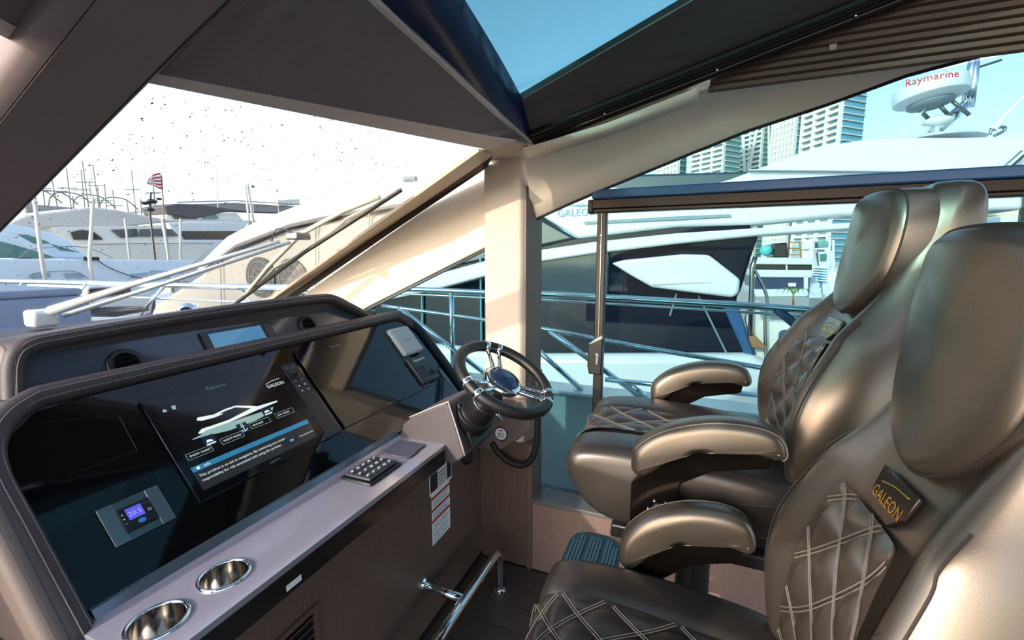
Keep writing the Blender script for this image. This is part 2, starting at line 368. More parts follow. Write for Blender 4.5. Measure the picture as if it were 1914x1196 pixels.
obj('latch_button', B().box(1.894,1.902,.350,.366,1.03,1.085), STEEL, la, bevel=.003)
for z in (1.045,1.07): obj('latch_screw', B().ball((1.894,.358,z),.004), CHROME, la, smooth=True)
w5 = props(obj('window_5', B().prism([(1.915,.84,1.575),(1.915,1.60,1.245),(1.915,2.0,1.05),(1.915,2.0,.9),(1.915,.84,.66)], (.006,0,0)), G_SIDE), 'small triangular tinted quarter window behind the steering wheel', 'window', kind='structure')
# ---- pleated blind
bl = thing('pleated_blind', (1.75,-.9,2.08), 'brown pleated side blind folded up under the roof edge', 'blind')
BM = mat('brown_blind_cloth', srgb(108,84,74), .7, 0, .2, .2, 300.)
for k in range(9):
    z = 2.052+.021*k; x = 1.690-.004*k; ys_ = -.030-.004*k
    obj('pleat', B().prism([(x,ys_,z),(x-.020,ys_,z+.004),(x-.014,ys_,z+.0195),(x,ys_,z+.0195)], (0,-2.2,0)), BM, bl, bevel=.002, bseg=1)
obj('cord_clip', B().box(1.652,1.666,-.375,-.355,2.118,2.136), mat('cord_clip', srgb(168,140,112), .5), bl, bevel=.003)

# ================================================================== HELM CONSOLE
TH = radians(49); PU = Vector((0,cos(TH),sin(TH))); PN = Vector((0,-sin(TH),cos(TH))); P0 = Vector((0,1.055,.80))
def dp(x, s, o=0.): return P0+Vector((x,0,0))+PU*s+PN*o
def pbox(b, x0, x1, s0, s1, o0, o1):
    return b.prism([dp(x0,s0,o0),dp(x1,s0,o0),dp(x1,s1,o0),dp(x0,s1,o0)], PN*(o1-o0))
def pquad(b, x0, x1, s0, s1, o): return b.add([dp(x0,s0,o),dp(x1,s0,o),dp(x1,s1,o),dp(x0,s1,o)], [(0,1,2,3)])
EX = Vector((1,0,0))
def ptext(s, size, x, sy, o, **k): return text_b(s, size, dp(x,sy,o), EX, PU, **k)

hc = thing('helm_console', (1.1,1.2,0), 'taupe leather helm console with a sloping black instrument panel and wood base', 'console')
obj('cabinet', B().box(.30,1.832,.909,1.44,0,.735), WOOD, hc, bevel=.003)
obj('toe_kick', B().box(.30,1.832,.900,.912,0,.02), FASC, hc)
# shelf with two bored holes for the cup holders
CUPS = [(.577,.926),(.443,.924)]
def shelf_mesh():
    b = B().box(.372,1.375,.824,1.062,.788,.800); tmp = obj('tmp', b, PEARL); cut = []
    tmp.location = tmp.location
    for x,y in CUPS:
        c = obj('tmpc', B().lathe((x,y,.7),(0,0,1),[(.046,0),(.046,.2)],48), PEARL); cut.append(c)
        m = tmp.modifiers.new('b','BOOLEAN'); m.object = c; m.operation = 'DIFFERENCE'; m.solver = 'EXACT'
    dg = bpy.context.evaluated_depsgraph_get(); e = tmp.evaluated_get(dg); me = bpy.data.meshes.new_from_object(e)
    r = B(); r.add([tmp.location+v.co for v in me.vertices], [tuple(p.vertices) for p in me.polygons])
    for o in cut+[tmp]: bpy.data.objects.remove(o, do_unlink=True)
    return r
obj('shelf', shelf_mesh(), PEARL, hc, bevel=.002, fix=False)
obj('shelf_fascia', B().box(.376,1.36,.826,.838,.722,.788), FASC, hc, bevel=.003)
obj('shelf_underside', B().box(.376,1.36,.838,.912,.722,.730), FASC, hc)
obj('shelf_edge', B().box(.374,1.36,.8235,.8275,.785,.8005), mat('bright_shelf_edge', srgb(186,182,190), .15, .6), hc)
# cowl body under the instrument panel
body = [(1.045,.735),(1.045,.792),tuple((dp(0,.0,-.012))[1:]),tuple(dp(0,.50,-.012)[1:]),(1.42,1.182),(1.46,1.16),(1.46,.735)]
obj('cowl_body', B().prism([(.352,y,z) for y,z in body], (1.60,0,0)), DASH, hc, bevel=.012, bseg=3)
po = [(.392,.0),(.394,.355),(.420,.425),(.476,.470),(.557,.480),(1.0,.490),(1.80,.508),(1.865,.495),(1.915,.440),(1.93,.36),(1.93,.0)]
ip = obj('instrument_panel', B().prism([dp(x,s,-.01) for x,s in po], PN*.012), BLACKG, hc, bevel=.003)
roll = [(.372,-.035),(.372,.20),(.374,.36),(.404,.445),(.468,.496),(.557,.508),(1.0,.518),(1.80,.536),(1.885,.52),(1.94,.455),(1.958,.36),(1.958,-.02)]
rp = cat([dp(x,s,.002) for x,s in roll], 5)
obj('cowl_roll', B().tube(rp, .026, 12), DASHD, hc, smooth=True)
obj('stitching', B().tube([p+PN*.0255 for p in rp], .0013, 5), THREAD, hc)
obj('stitching', B().tube([p+PN*.020+(Vector((.45,0,0))-PU*.0 if i < 14 else PU*-.9).normalized()*.016 for i,p in enumerate(rp)], .0012, 5), THREAD, hc)
# tan end cheek on the port end of the cowl
ck = [(1.03,.76),(1.02,.80),tuple(dp(0,.30,.03)[1:]),tuple(dp(0,.44,.03)[1:]),tuple(dp(0,.52,.02)[1:]),(1.46,1.20),(1.46,.76)]
obj('end_cheek', B().prism([(.322,y,z) for y,z in ck], (.042,0,0)), DASH, hc, bevel=.018, bseg=4)
obj('panel_foot_strip', B().prism([(.40,1.040,.800),(.40,1.062,.800),(.40,1.066,.814),(.40,1.052,.816)], (.97,0,0)), mat('teal_grey_strip', srgb(104,116,128), .12, .5), hc)
# flush hatch and groove lines on the black panel
for a,b_ in (((.473,.441),(.606,.404)),((.606,.404),(.602,.299)),((.602,.299),(.471,.299))):
    obj('hatch_groove', B().tube([dp(*a,.0022),dp(*b_,.0022)], .0006, 5), mat('groove_grey', srgb(18,19,22), .4), ip)
obj('speaker_oval', B().prism([dp(1.890+.014*cos(t*pi/12),.126+.06*sin(t*pi/12),.002) for t in range(24)], PN*.003), mat('speaker_grey', srgb(84,96,98), .4), ip)
# ---- upper hood with vents
R0 = Vector((0,1.43,1.12)); T2 = radians(60); RU = Vector((0,cos(T2),sin(T2))); RN = Vector((0,-sin(T2),cos(T2)))
def rp_(x, s, o=0.): return R0+Vector((x,0,0))+RU*s+RN*o
obj('recess_panel', B().prism([rp_(.48,-.02,-.008),rp_(1.80,-.02,-.008),rp_(1.80,.07,-.008),rp_(1.56,.18,-.008),rp_(.52,.17,-.008)], RN*.008), mat('satin_grey_recess', srgb(72,80,92), .10, .25), hc)
hp = cat([(.470,1.45,1.12),(.482,1.475,1.185),(.498,1.495,1.252),(.525,1.500,1.285),(.60,1.500,1.296),(.9,1.500,1.314),(1.2,1.500,1.324),(1.46,1.500,1.326),(1.53,1.498,1.316),(1.60,1.485,1.28),(1.70,1.472,1.225),(1.80,1.462,1.165)], 4)
obj('hood_roll', B().tube(hp, .021, 12), DASHD, hc, smooth=True)
obj('stitching', B().tube([p+Vector((0,-.0215,.003)) for p in hp], .0012, 5), THREAD, hc)
obj('stitching', B().tube([p+Vector((0,-.016,.0145)) for p in hp], .0012, 5), THREAD, hc)
bk1 = [Vector((p.x,1.56,max(p.z+.012,1.14))) for p in hp]; bk2 = [Vector((p.x,1.75,max(p.z-.01,1.13))) for p in hp]; bk3 = [Vector((p.x,1.98,max(p.z-.085,1.12))) for p in hp]
obj('hood_top', B().rows([[p+Vector((0,.012,.018)) for p in hp],bk1,bk2,bk3]), DASHD, hc, smooth=True)
obj('hood_soffit', B().rows([[p+Vector((0,.01,-.016)) for p in hp],[rp_(max(.49,min(p.x,1.79)),min(max((p.z-1.12)/sin(T2)-.01,-.01),.165),0) for p in hp]]), DASHD, hc, smooth=True)
obj('hood_cheek', B().loft([[Vector((.44,1.47,1.12)),Vector((.475,1.455,1.12)),Vector((.475,1.9,1.12)),Vector((.43,1.9,1.12))],
    [Vector((.452,1.49,1.19)),Vector((.486,1.48,1.19)),Vector((.486,1.9,1.19)),Vector((.45,1.9,1.19))],
    [Vector((.478,1.51,1.262)),Vector((.504,1.50,1.262)),Vector((.504,1.88,1.25)),Vector((.478,1.88,1.25))],
    [Vector((.505,1.515,1.296)),Vector((.525,1.51,1.298)),Vector((.525,1.86,1.28)),Vector((.505,1.86,1.28))]]), DASH, hc, smooth=True, sub=2)
obj('dash_top', B().rows([[Vector((-.82,1.44,1.165)),Vector((1.93,1.44,1.165))],[Vector((-.82,2.1,1.172)),Vector((1.93,2.1,1.172))],[Vector((-.82,2.55,1.17)),Vector((1.93,2.48,1.17))],[Vector((-.6,2.9,1.166)),Vector((1.4,2.9,1.166))]]), DASHD, hc, solid=.02)
# ---- steering pod
pod = [(1.035,.800),(1.015,.852),(.968,.893),(.825,.966),(.806,.952),(.742,.766),(.795,.722),(.86,.735),(.91,.775),(1.03,.785)]
obj('steering_pod', B().prism([(1.362,y,z) for y,z in pod], (.235,0,0)), POD, hc, bevel=.012, bseg=3)
obj('pod_piping', B().tube(cat([(1.364,.985,.885),(1.364,.825,.963),(1.366,.803,.948),(1.366,.742,.768)],5), .003, 6), mat('pale_piping', srgb(176,164,160), .5), hc, smooth=True)
obj('pod_base', B().prism([(1.40,.735,.775),(1.58,.735,.775),(1.58,.80,.95),(1.40,.80,.95)], (0,-.018,.006)), BLACKP, hc, bevel=.014, bseg=3)
obj('side_console', B().prism([(1.80,.90,.86),(1.80,.95,.59),(1.80,.802,.585),(1.80,.698,.664),(1.80,.625,.735),(1.80,.66,.86)], (.06,0,0)), mat('console_taupe', srgb(112,96,90), .5), hc, bevel=.006)
# ---- small fittings on the console, each a thing
for i,(x,y) in enumerate(CUPS):
    c = thing('cup_holder', (x,y,.70), ('polished steel cup holder nearer the middle of the console shelf','polished steel cup holder at the port end of the console shelf')[i], 'cup holder', 'cup holders in the console shelf')
    obj('cup_rim', B().tube([(x+.049*cos(t*pi/24),y+.049*sin(t*pi/24),.801) for t in range(48)], .0045, 10, cyc=True), CHROME, c, smooth=True)
    vs = [(x+r*cos(2*pi*k/48),y+r*sin(2*pi*k/48),z) for r,z in ((.0455,.800),(.0445,.705),(.0001,.704)) for k in range(48)]
    obj('cup_liner', B().add(vs, [(i*48+k,i*48+(k+1)%48,(i+1)*48+(k+1)%48,(i+1)*48+k) for i in range(2) for k in range(48)]), mat('cup_steel', srgb(190,184,176), .12, 1.), c, smooth=True)
kp = thing('keypad', (1.085,.94,.80), 'black rubber keypad with rows of white symbols on the shelf', 'keypad')
def sbox(b, x0, x1, y0, y1, z0, z1): return b.box(x0,x1,y0,y1,z0,z1)
obj('keypad_base', sbox(B(),1.005,1.165,.878,1.002,.8005,.809), BLACKP, kp, bevel=.006, bseg=3)
kf = obj('keypad_face', sbox(B(),1.016,1.154,.889,.991,.809,.818), mat('slate_rubber', srgb(52,56,66), .5), kp, bevel=.005, bseg=3)
for r in range(3):
    for c in range(5):
        cx = 1.032+c*.0265; cy = .908+r*.032
        k = obj('key', sbox(B(),cx-.0105,cx+.0105,cy-.0125,cy+.0125,.818,.8205), mat('key_rubber', srgb(40,43,50), .5), kp, bevel=.002)
        g = B(); q = random.random
        g.box(cx-.007,cx+.004*q(),cy-.001,cy+.002,.8205,.8209).box(cx-.002,cx+.002,cy-.006*q(),cy+.007,.8205,.8209).box(cx+.002,cx+.007,cy+.003,cy+.006,.8205,.8209)
        obj('symbol', g, WPRINT, k)
pdm = mat('slate_cover', srgb(74,74,90), .45)
props(obj('shelf_cover', B().prism([(x,y,.8005) for x,y in ((1.205,.885),(1.215,.878),(1.262,.880),(1.270,.886),(1.318,.884),(1.328,.892),(1.326,.995),(1.316,1.004),(1.212,.998),(1.202,.99))], (0,0,.006)), pdm, bevel=.003), 'plain slate grey flat cover plate beside the keypad on the shelf', 'cover plate')
def mfd(label, x0, x1, s0, s1, kind):
    t = thing('display', dp((x0+x1)/2,s0,0), label, 'display', 'glass bridge displays on the black panel')
    obj('bezel', pbox(B(),x0,x1,s0,s1,.002,.011), NAVYG, t, bevel=.0012, bseg=1)
    xs = x1-.066
    ct = obj('control_strip', pbox(B(),xs,x1-.004,s0+.004,s1-.004,.0112,.0135), mat('control_plastic', srgb(24,28,38), .32), t, bevel=.002)
    xc = xs+.031
    b = B().lathe(dp(xc,s1-.045,.0135),PN,[(.020,0),(.020,.004),(.0135,.005),(.0135,.014),(.012,.016),(.001,.016)],28)
    obj('dial', b, BLACKP, ct, smooth=False, bevel=.001)
    for k in range(8):
        sy = s1-.020-.0 if k < 2 else s1-.078-(k-2)//2*.021
        px = xc-.013 if k%2 == 0 else xc+.013
        bt = obj('button', pbox(B(),px-.008,px+.008,sy-.006,sy+.006,.0135,.0148), mat('button_plastic', srgb(32,36,46), .4), ct, bevel=.001)
        obj('symbol', pbox(B(),px-.003,px+.003,sy-.002,sy+.002,.0148,.0152), (WPRINT if k >= 4 else GPRINT), bt)
    obj('card_door', pbox(B(),xs+.006,x1-.012,s0+.050,s0+.150,.0135,.015), mat('control_plastic2', srgb(28,32,42), .35), ct, bevel=.001)
    obj('card_door', pbox(B(),xs+.006,x1-.012,s0+.012,s0+.044,.0135,.015), mat('control_plastic2', srgb(28,32,42), .35), ct, bevel=.001)
    obj('maker_name', ptext('Raymarine', .014, x0+.165, s1-.020, .0112), GPRINT, t)
    return t
d1 = mfd('left wide helm display showing a white yacht graphic and an info bar', .655, 1.148, .108, .424, 1)
def scr(name, pts, m, par, o=.0118): return obj(name, B().add([dp(x,s,o) for x,s in pts], [tuple(range(len(pts)))]), m, par, fix=False)
sc = scr('screen', [(.672,.130),(1.076,.130),(1.076,.396),(.672,.396)], SCR_BG, d1, .0114)
# yacht graphic
scr('yacht_graphic', [(0.713, 0.273), (0.744, 0.271), (0.812, 0.261), (0.894, 0.261), (0.96, 0.27), (0.973, 0.285), (0.921, 0.282), (0.831, 0.284), (0.762, 0.295), (0.742, 0.278), (0.718, 0.275)], SCR_T, sc, 0.0119)
scr('yacht_graphic', [(0.737, 0.286), (0.751, 0.294), (0.767, 0.293), (0.829, 0.293), (0.908, 0.305), (0.997, 0.301), (0.994, 0.296), (0.92, 0.292), (0.828, 0.285), (0.76, 0.285), (0.74, 0.281)], SCR_W, sc, 0.0121)
scr('yacht_graphic', [(0.794, 0.323), (0.836, 0.329), (0.869, 0.329), (0.912, 0.312), (0.932, 0.3), (0.91, 0.302), (0.866, 0.324), (0.832, 0.323), (0.797, 0.316)], SCR_W, sc, 0.0122)
scr('yacht_graphic', [(0.751, 0.323), (0.757, 0.33), (0.792, 0.325), (0.825, 0.316), (0.796, 0.314), (0.761, 0.317)], SCR_W, sc, 0.0123)
# info bar and dialog
scr('info_bar', [(.676,.186),(1.052,.186),(1.052,.201),(.676,.201)], SCR_B, sc, .0124)
scr('dialog_box', [(.676,.132),(1.052,.132),(1.052,.185),(.676,.185)], SCR_G, sc, .0116)
obj('info_text', ptext('Info', .011, .706, .1895, .0126), SCR_W, sc)
scr('info_dot', [(.692+.0045*cos(t*pi/8),.1935+.0045*sin(t*pi/8)) for t in range(16)], SCR_W, sc, .0126)
obj('notice_text', ptext('This product is an aid to navigation. By continuing you accept', .0105, .684, .168, .0126), SCR_W, sc)
obj('notice_text', ptext('responsibility for risk associated with using this product.', .0105, .684, .154, .0126), SCR_W, sc)
scr('ok_button', [(.935,.146),(.985,.146),(.985,.168),(.935,.168)], SCR_D, sc, .0120)
obj('ok_text', ptext('OK', .010, .955, .153, .0126), SCR_W, sc)
obj('link_text', ptext('More information', .0075, .992, .154, .0126), SCR_W, sc)
for x,s,t in ((.682,.222,'SHOW CHART'),(.776,.228,'NIGHT MODE'),(.872,.240,'ANCHOR'),(.962,.242,'DAY MODE')):
    w = .066
    for a,b_ in (((x,s),(x+w,s)),((x,s+.018),(x+w,s+.018)),((x,s),(x,s+.018)),((x+w,s),(x+w,s+.018))):
        obj('button_outline', B().tube([dp(*a,.0122),dp(*b_,.0122)], .0005, 4), SCR_T, sc)
    obj('button_text', ptext(t, .0085, x+.006, s+.006, .0124), SCR_W, sc)
for x,s in ((.752,.252),(.945,.276)):
    scr('mode_tile', [(x-.016,s-.014),(x+.016,s-.014),(x+.016,s+.018),(x-.016,s+.018)], SCR_D, sc, .0120)
    scr('mode_icon', [(x-.012,s-.010),(x+.012,s-.010),(x+.014,s-.006),(x-.012,s-.006)], SCR_W, sc, .0124)
    scr('mode_icon', [(x-.010,s-.002),(x+.010,s-.002),(x+.004,s+.005),(x-.006,s+.005)], SCR_W, sc, .0124)
x,s = .852,.252
scr('mode_tile', [(x-.016,s-.016),(x+.016,s-.016),(x+.016,s+.018),(x-.016,s+.018)], SCR_D, sc, .0120)
an = B().tube([dp(x,s-.010,.0124),dp(x,s+.010,.0124)], .0009, 5).tube([dp(x-.006,s+.006,.0124),dp(x+.006,s+.006,.0124)], .0009, 5)
an.tube([dp(x+.010*sin(t),s-.010*cos(t)+.0,.0124) for t in (-1.2,-.8,-.4,0,.4,.8,1.2)], .0009, 5)
an.tube([dp(x+.003*cos(t*pi/6),s+.013+.003*sin(t*pi/6),.0124) for t in range(12)], .0006, 4, cyc=True)
obj('anchor_icon', an, SCR_W, sc)
scr('home_icon', [(.690,.374),(.700,.374),(.700,.379),(.695,.384),(.690,.379)], SCR_T, sc, .0122)
scr('page_icon', [(.714,.374),(.722,.374),(.725,.386),(.714,.386)], SCR_T, sc, .0122)
obj('logo_text', ptext('GALEON', .0165, .992, .352, .0124), SCR_W, sc)
obj('logo_swoosh', B().tube(cat([dp(.994,.368,.0124),dp(1.02,.374,.0124),dp(1.05,.376,.0124)],4), .0008, 4), SCR_W, sc)
obj('model_text', ptext('AXIOM XL', .008, .862, .117, .0114), GPRINT, d1)
d2 = mfd('right wide helm display, blank and dark, next to the steering wheel', 1.168, 1.742, .116, .462, 0)
scr('screen', [(1.185,.138),(1.668,.138),(1.668,.440),(1.185,.440)], mat('blank_screen', srgb(16,17,21), .07), d2, .0114)
obj('model_text', ptext('AXIOM XL', .008, 1.42, .124, .0116), GPRINT, d2)
vr = thing('marine_radio', dp(1.76,.13,0), 'black marine radio panel with white lettering below the pale cover', 'radio')
obj('radio_body', pbox(B(),1.682,1.832,.132,.282,.002,.030), mat('radio_black', srgb(24,28,34), .4), vr, bevel=.010, bseg=3)
obj('radio_name', ptext('Raymarine', .021, 1.712, .250, .0305), WPRINT, vr)
for k in range(7): obj('speaker_slot', pbox(B(),1.700,1.757,.160+k*.010,.164+k*.010,.0300,.0312), RUBBER, vr)
obj('radio_knob', B().lathe(dp(1.792,.175,.030),PN,[(.014,0),(.013,.010),(.010,.012),(.001,.012)],20), BLACKP, vr)
cv = thing('sun_cover', dp(1.77,.29,0), 'pale grey plastic sun cover clipped above the radio', 'cover')
obj('cover_shell', pbox(B(),1.690,1.850,.296,.456,.004,.034), mat('pale_grey_cover', srgb(150,160,164), .45), cv, bevel=.016, bseg=4)
obj('cover_name', ptext('Raymarine', .014, 1.735, .372, .0346), GPRINT, cv)
th = thing('thermostat', dp(.538,.10,0), 'steel framed air conditioning controller with a violet readout', 'thermostat')
for x0 in (.478,.570): obj('frame_side', pbox(B(),x0,x0+.028,.102,.196,.002,.008), STEEL, th, bevel=.001)
for y0 in (.102,.178): obj('frame_rail', pbox(B(),.506,.570,y0,y0+.018,.002,.0065), mat('satin_steel', srgb(120,128,130), .3, 1.), th, bevel=.001)
obj('control_face', pbox(B(),.506,.570,.1205,.1775,.002,.0095), BLACKP, th, bevel=.0015)
lc = scr('readout', [(.520,.143),(.551,.143),(.551,.171),(.520,.171)], LCD, th, .0098)
obj('digits', ptext('20.5', .0155, .5215, .151, .0102), LCDT, lc)
scr('fan_button', [(.5395+.008*cos(t*pi/10),.1325+.0055*sin(t*pi/10)) for t in range(20)], LCDB, th, .0098)
obj('up_key', B().add([dp(.510,.160,.0098),dp(.514,.160,.0098),dp(.512,.164,.0098)],[(0,1,2)]), WPRINT, th)
obj('down_key', B().add([dp(.510,.152,.0098),dp(.512,.148,.0098),dp(.514,.152,.0098)],[(0,1,2)]), WPRINT, th)
obj('mode_key', B().tube([dp(.512+.002*cos(t*pi/5),.139+.002*sin(t*pi/5),.0098) for t in range(10)], .0004, 4, cyc=True), GPRINT, th)
obj('power_key', B().tube([dp(.5615+.003*cos(t*pi/6),.149+.003*sin(t*pi/6),.0098) for t in range(12)], .0005, 4, cyc=True), WPRINT, th)
obj('maker_name', ptext('marine air', .004, .5545, .1655, .0098), GPRINT, th)
# ---- vents and small display in the upper recess
def vent(x, s, r, label):
    t = thing('air_vent', rp_(x,s,0), label, 'air vent', 'round dash air vents')
    obj('vent_ring', B().lathe(rp_(x,s,.0),RN,[(r,0),(r,.008),(r*.92,.012),(r*.70,.012),(r*.66,.004),(r*.66,.0)],40), BLACKP, t, smooth=False, bevel=.001)
    for k in (-1,0,1):
        y = k*r*.36; w = r*.60*(1-.25*abs(k))
        obj('louver', B().prism([rp_(x-w,s+y-.004,.002),rp_(x+w,s+y-.004,.002),rp_(x+w,s+y+.005,.014),rp_(x-w,s+y+.005,.014)], RN*.002), BLACKP, t)
    return t
vent(.709,.092,.047,'round black air vent at the port end of the upper dash recess')
vent(1.363,.113,.046,'round black air vent at the starboard end of the upper dash recess')
cd = thing('centre_display', rp_(1.05,.03,0), 'small centre display with reflected sky put in as a light blue screen glow in the upper recess', 'display')
obj('bezel', B().prism([rp_(.935,.02,0),rp_(1.205,.02,0),rp_(1.195,.158,0),rp_(.930,.152,0)], RN*.010), mat('dark_bezel', srgb(30,32,38), .2), cd, bevel=.002)
obj('screen', B().add([rp_(.957,.03,.0106),rp_(1.158,.03,.0106),rp_(1.150,.146,.0106),rp_(.955,.142,.0106)],[(0,1,2,3)]), SCR_SKY, cd)
obj('key_panel', B().add([rp_(1.168,.03,.0106),rp_(1.198,.03,.0106),rp_(1.190,.150,.0106),rp_(1.162,.150,.0106)],[(0,1,2,3)]), mat('key_panel', srgb(44,58,76), .2), cd)
obj('usb_port', B().prism([rp_(1.176,.048,.0106),rp_(1.200,.048,.0106),rp_(1.200,.060,.0106),rp_(1.176,.060,.0106)], RN*.003), RUBBER, cd)
# ---- lettering and vent on the wood front
wl = thing('warning_label', (1.45,.908,.34), 'hanging white warning sticker with red bands on the wood cabinet front', 'sticker')
def fq(x0,x1,z0a,z0b,z1a,z1b,o=.0): return B().prism([(x0,.9075-o,z0a),(x1,.9075-o,z0b),(x1,.9075-o,z1b),(x0,.9075-o,z1a)], (0,-.0004,0))
obj('dark_header', fq(1.372,1.545,.560,.560,.650,.650), WPRINT, wl)
obj('header_block', fq(1.378,1.432,.572,.572,.646,.646,.0006), DPRINT, wl)
obj('header_block', fq(1.506,1.540,.572,.572,.646,.646,.0006), DPRINT, wl)
for k in range(5): obj('print_line', fq(1.438,1.50,.576+k*.013,.576+k*.013,.580+k*.013,.580+k*.013,.0006), DPRINT, wl)
obj('sticker_sheet', fq(1.384,1.526,.342,.342,.560,.560), WPRINT, wl)
for z in (.538,.486,.438): obj('red_band', fq(1.384,1.526,z,z,z+.011,z+.011,.0006), RPRINT, wl)
for k,z in enumerate((.528,.520,.512,.504,.476,.468,.460,.452,.426,.418,.410,.402,.388,.380,.372,.360,.352)):
    obj('print_line', fq(1.394,1.516-.01*(k%3),z,z,z+.003,z+.003,.0006), GPRINT, wl)
props(obj('fascia_label', B().box(.648,.690,.8250,.8258,.735,.750), WPRINT), 'tiny white maker label on the dark shelf fascia', 'label')
lv = thing('louvre_vent', (.70,.905,.30), 'brown louvred wood vent low on the cabinet front', 'vent')
VW = mat('vent_wood', srgb(92,68,58), .5)
obj('vent_frame', B().box(.560,.800,.899,.909,.30,.318).box(.560,.800,.899,.909,.545,.560).box(.560,.575,.899,.909,.318,.545).box(.785,.800,.899,.909,.318,.545), VW, lv, bevel=.001)
for k in range(9):
    z = .325+k*.0245
    obj('slat', B().prism([(.575,.908,z),(.575,.899,z+.010),(.575,.899,z+.014),(.575,.908,z+.006)], (.21,0,0)), VW, lv)
obj('vent_back', B().box(.575,.785,.9082,.9088,.318,.545), RUBBER, lv)
bd = thing('service_badge', (1.79,.80,.66), 'round white sticker with red and black print under the steering wheel', 'sticker')
bc = Vector((1.797,.782,.682))
obj('badge_disc', B().lathe(bc,(-1,0,0),[(.034,0),(.034,.002),(.030,.003)],32), BLACKP, bd)
obj('badge_print', B().lathe(bc+Vector((-.003,0,0)),(-1,0,0),[(.029,0),(.029,.0006)],32), WPRINT, bd)
obj('badge_mark', B().box(bc.x-.0042,bc.x-.0037,bc.y-.010,bc.y+.010,bc.z+.014,bc.z+.020), RPRINT, bd)
for k in range(3): obj('badge_mark', B().box(bc.x-.0042,bc.x-.0037,bc.y-.018,bc.y+.018,bc.z-.016+k*.009,bc.z-.013+k*.009), DPRINT, bd)
cb = cat([(1.79,.600,.80),(1.79,.597,.74),(1.79,.612,.62),(1.79,.655,.555),(1.79,.72,.548),(1.79,.79,.585),(1.80,.83,.63)], 6)
props(obj('cable_loop', B().tube(cb, .015, 10), RUBBER, smooth=True), 'thick black cable hanging in a loop below the wheel beside the window', 'cable')
props(obj('hanging_knob', B().lathe((1.585,.852,.745),(0,0,-1),[(.012,0),(.014,.03),(.024,.05),(.026,.10),(.020,.125),(.002,.132)],20), RUBBER, smooth=True), 'black rounded lever hanging under the steering pod', 'lever')
sw = thing('switch_catch', (1.83,.612,.93), 'small black catch on the pillar edge behind the wheel rim', 'catch')
obj('catch_body', B().box(1.82,1.86,.600,.640,.93,1.0), BLACKP, sw, bevel=.005)
obj('catch_lever', B().box(1.812,1.822,.604,.618,.925,.985), STEEL, sw, bevel=.003)
# ---- chrome foot rail
frl = thing('foot_rail', (1.4,.726,0), 'chrome foot rail on posts along the bottom of the console', 'foot rail')
bar = cat([(1.645,.726,.006),(1.645,.726,.10),(1.640,.726,.165),(1.615,.726,.196),(1.58,.726,.205)], 5)+[Vector((1.302,.726,.214)),Vector((.55,.726,.22))]
obj('rail_bar', B().tube(bar, .0195, 14), CHROME, frl, smooth=True)
obj('post_foot', B().lathe((1.645,.726,0),(0,0,1),[(.030,0),(.030,.006),(.024,.012),(.018,.012)],24), CHROME, frl)
for x in (1.315,.60):
    br = obj('wall_bracket', B().tube([(x,.905,.222),(x,.726,.214)], .017, 12), CHROME, frl, smooth=True)
    obj('bracket_flange', B().lathe((x,.9088,.222),(0,-1,0),[(.030,0),(.030,.006),(.022,.012)],24), CHROME, br)
# ================================================================== STEERING WHEEL
wc = Vector((1.387,.588,1.081)); wn = Vector((-.11376,-.52673,.84239)); e1 = Vector((.97746,-.2111,0)); e2 = Vector((.17783,.82340,.53887))
def wp_(r, a, o=0.): return wc+(e1*cos(radians(a))+e2*sin(radians(a)))*r+wn*o
sw = thing('steering_wheel', (1.45,.72,.80), 'black leather steering wheel with chrome double spokes and a blue emblem hub', 'steering wheel')
obj('rim', B().tube([wp_(.175,a) for a in range(0,360,5)], .0205, 14, cyc=True), BLACKS, sw, smooth=True)
obj('rim_stitching', B().tube([wp_(.156,a,.007) for a in range(0,360,5)], .0011, 5, cyc=True), THREAD, sw)
for a0 in (58,178,302):
    for d in (-9,9):
        a = a0+d
        obj('rim_clasp', B().tube([wp_(.175,a-3),wp_(.175,a),wp_(.175,a+3)], .0216, 14), CHROME, sw, smooth=True)
        obj('spoke', B().tube([wp_(.160,a,-.002),wp_(.11,a0+d*1.1,-.012),wp_(.06,a0+d*1.6,-.022),wp_(.035,a0+d*1.6,-.022)], [.0065,.0075,.0095,.011], 8), CHROME, sw, smooth=True)
hb = obj('hub', B().lathe(wc-wn*.04,wn,[(.044,0),(.070,.010),(.075,.022),(.069,.032),(.058,.036),(.057,.036)],40), CHROME, sw, smooth=True, bevel=.001)
obj('hub_cap', B().lathe(wc-wn*.008,wn,[(.057,.0),(.055,.008),(.034,.014),(.001,.016)],40), mat('blue_hub_cap', srgb(26,44,74), .12), hb, smooth=True)
obj('emblem', text_b('G', .030, wc+wn*.0095-e1*.010-e2*.008, e1, e2), STEEL, hb)
cax = (Vector((1.478,.782,.868))-(wc-wn*.05)); L = cax.length; cax.normalize()
cs = wc-wn*.045
obj('column', B().lathe(cs,cax,[(.026,0),(.030,.02),(.034,.03),(.034,.036),(.038,.04),(.038,.047),(.042,.05),(.042,.057),(.047,.062),(.058,.10),(.064,.13),(.066,L*.72),(.080,L*.74),(.084,L*.98),(.078,L)],36), BLACKP, sw, bevel=.0015)
obj('column_ring', B().tube([cs+cax*(.098)+(cax.orthogonal().normalized()*cos(t*pi/18)+cax.cross(cax.orthogonal()).normalized()*sin(t*pi/18))*.0585 for t in range(36)], .002, 6, cyc=True), STEEL, sw, smooth=True)
obj('tilt_lever', B().tube([cs+cax*.11+Vector((.03,-.02,-.05)),cs+cax*.11+Vector((.05,-.04,-.085))], [.007,.009], 8), CHROME, sw, smooth=True)

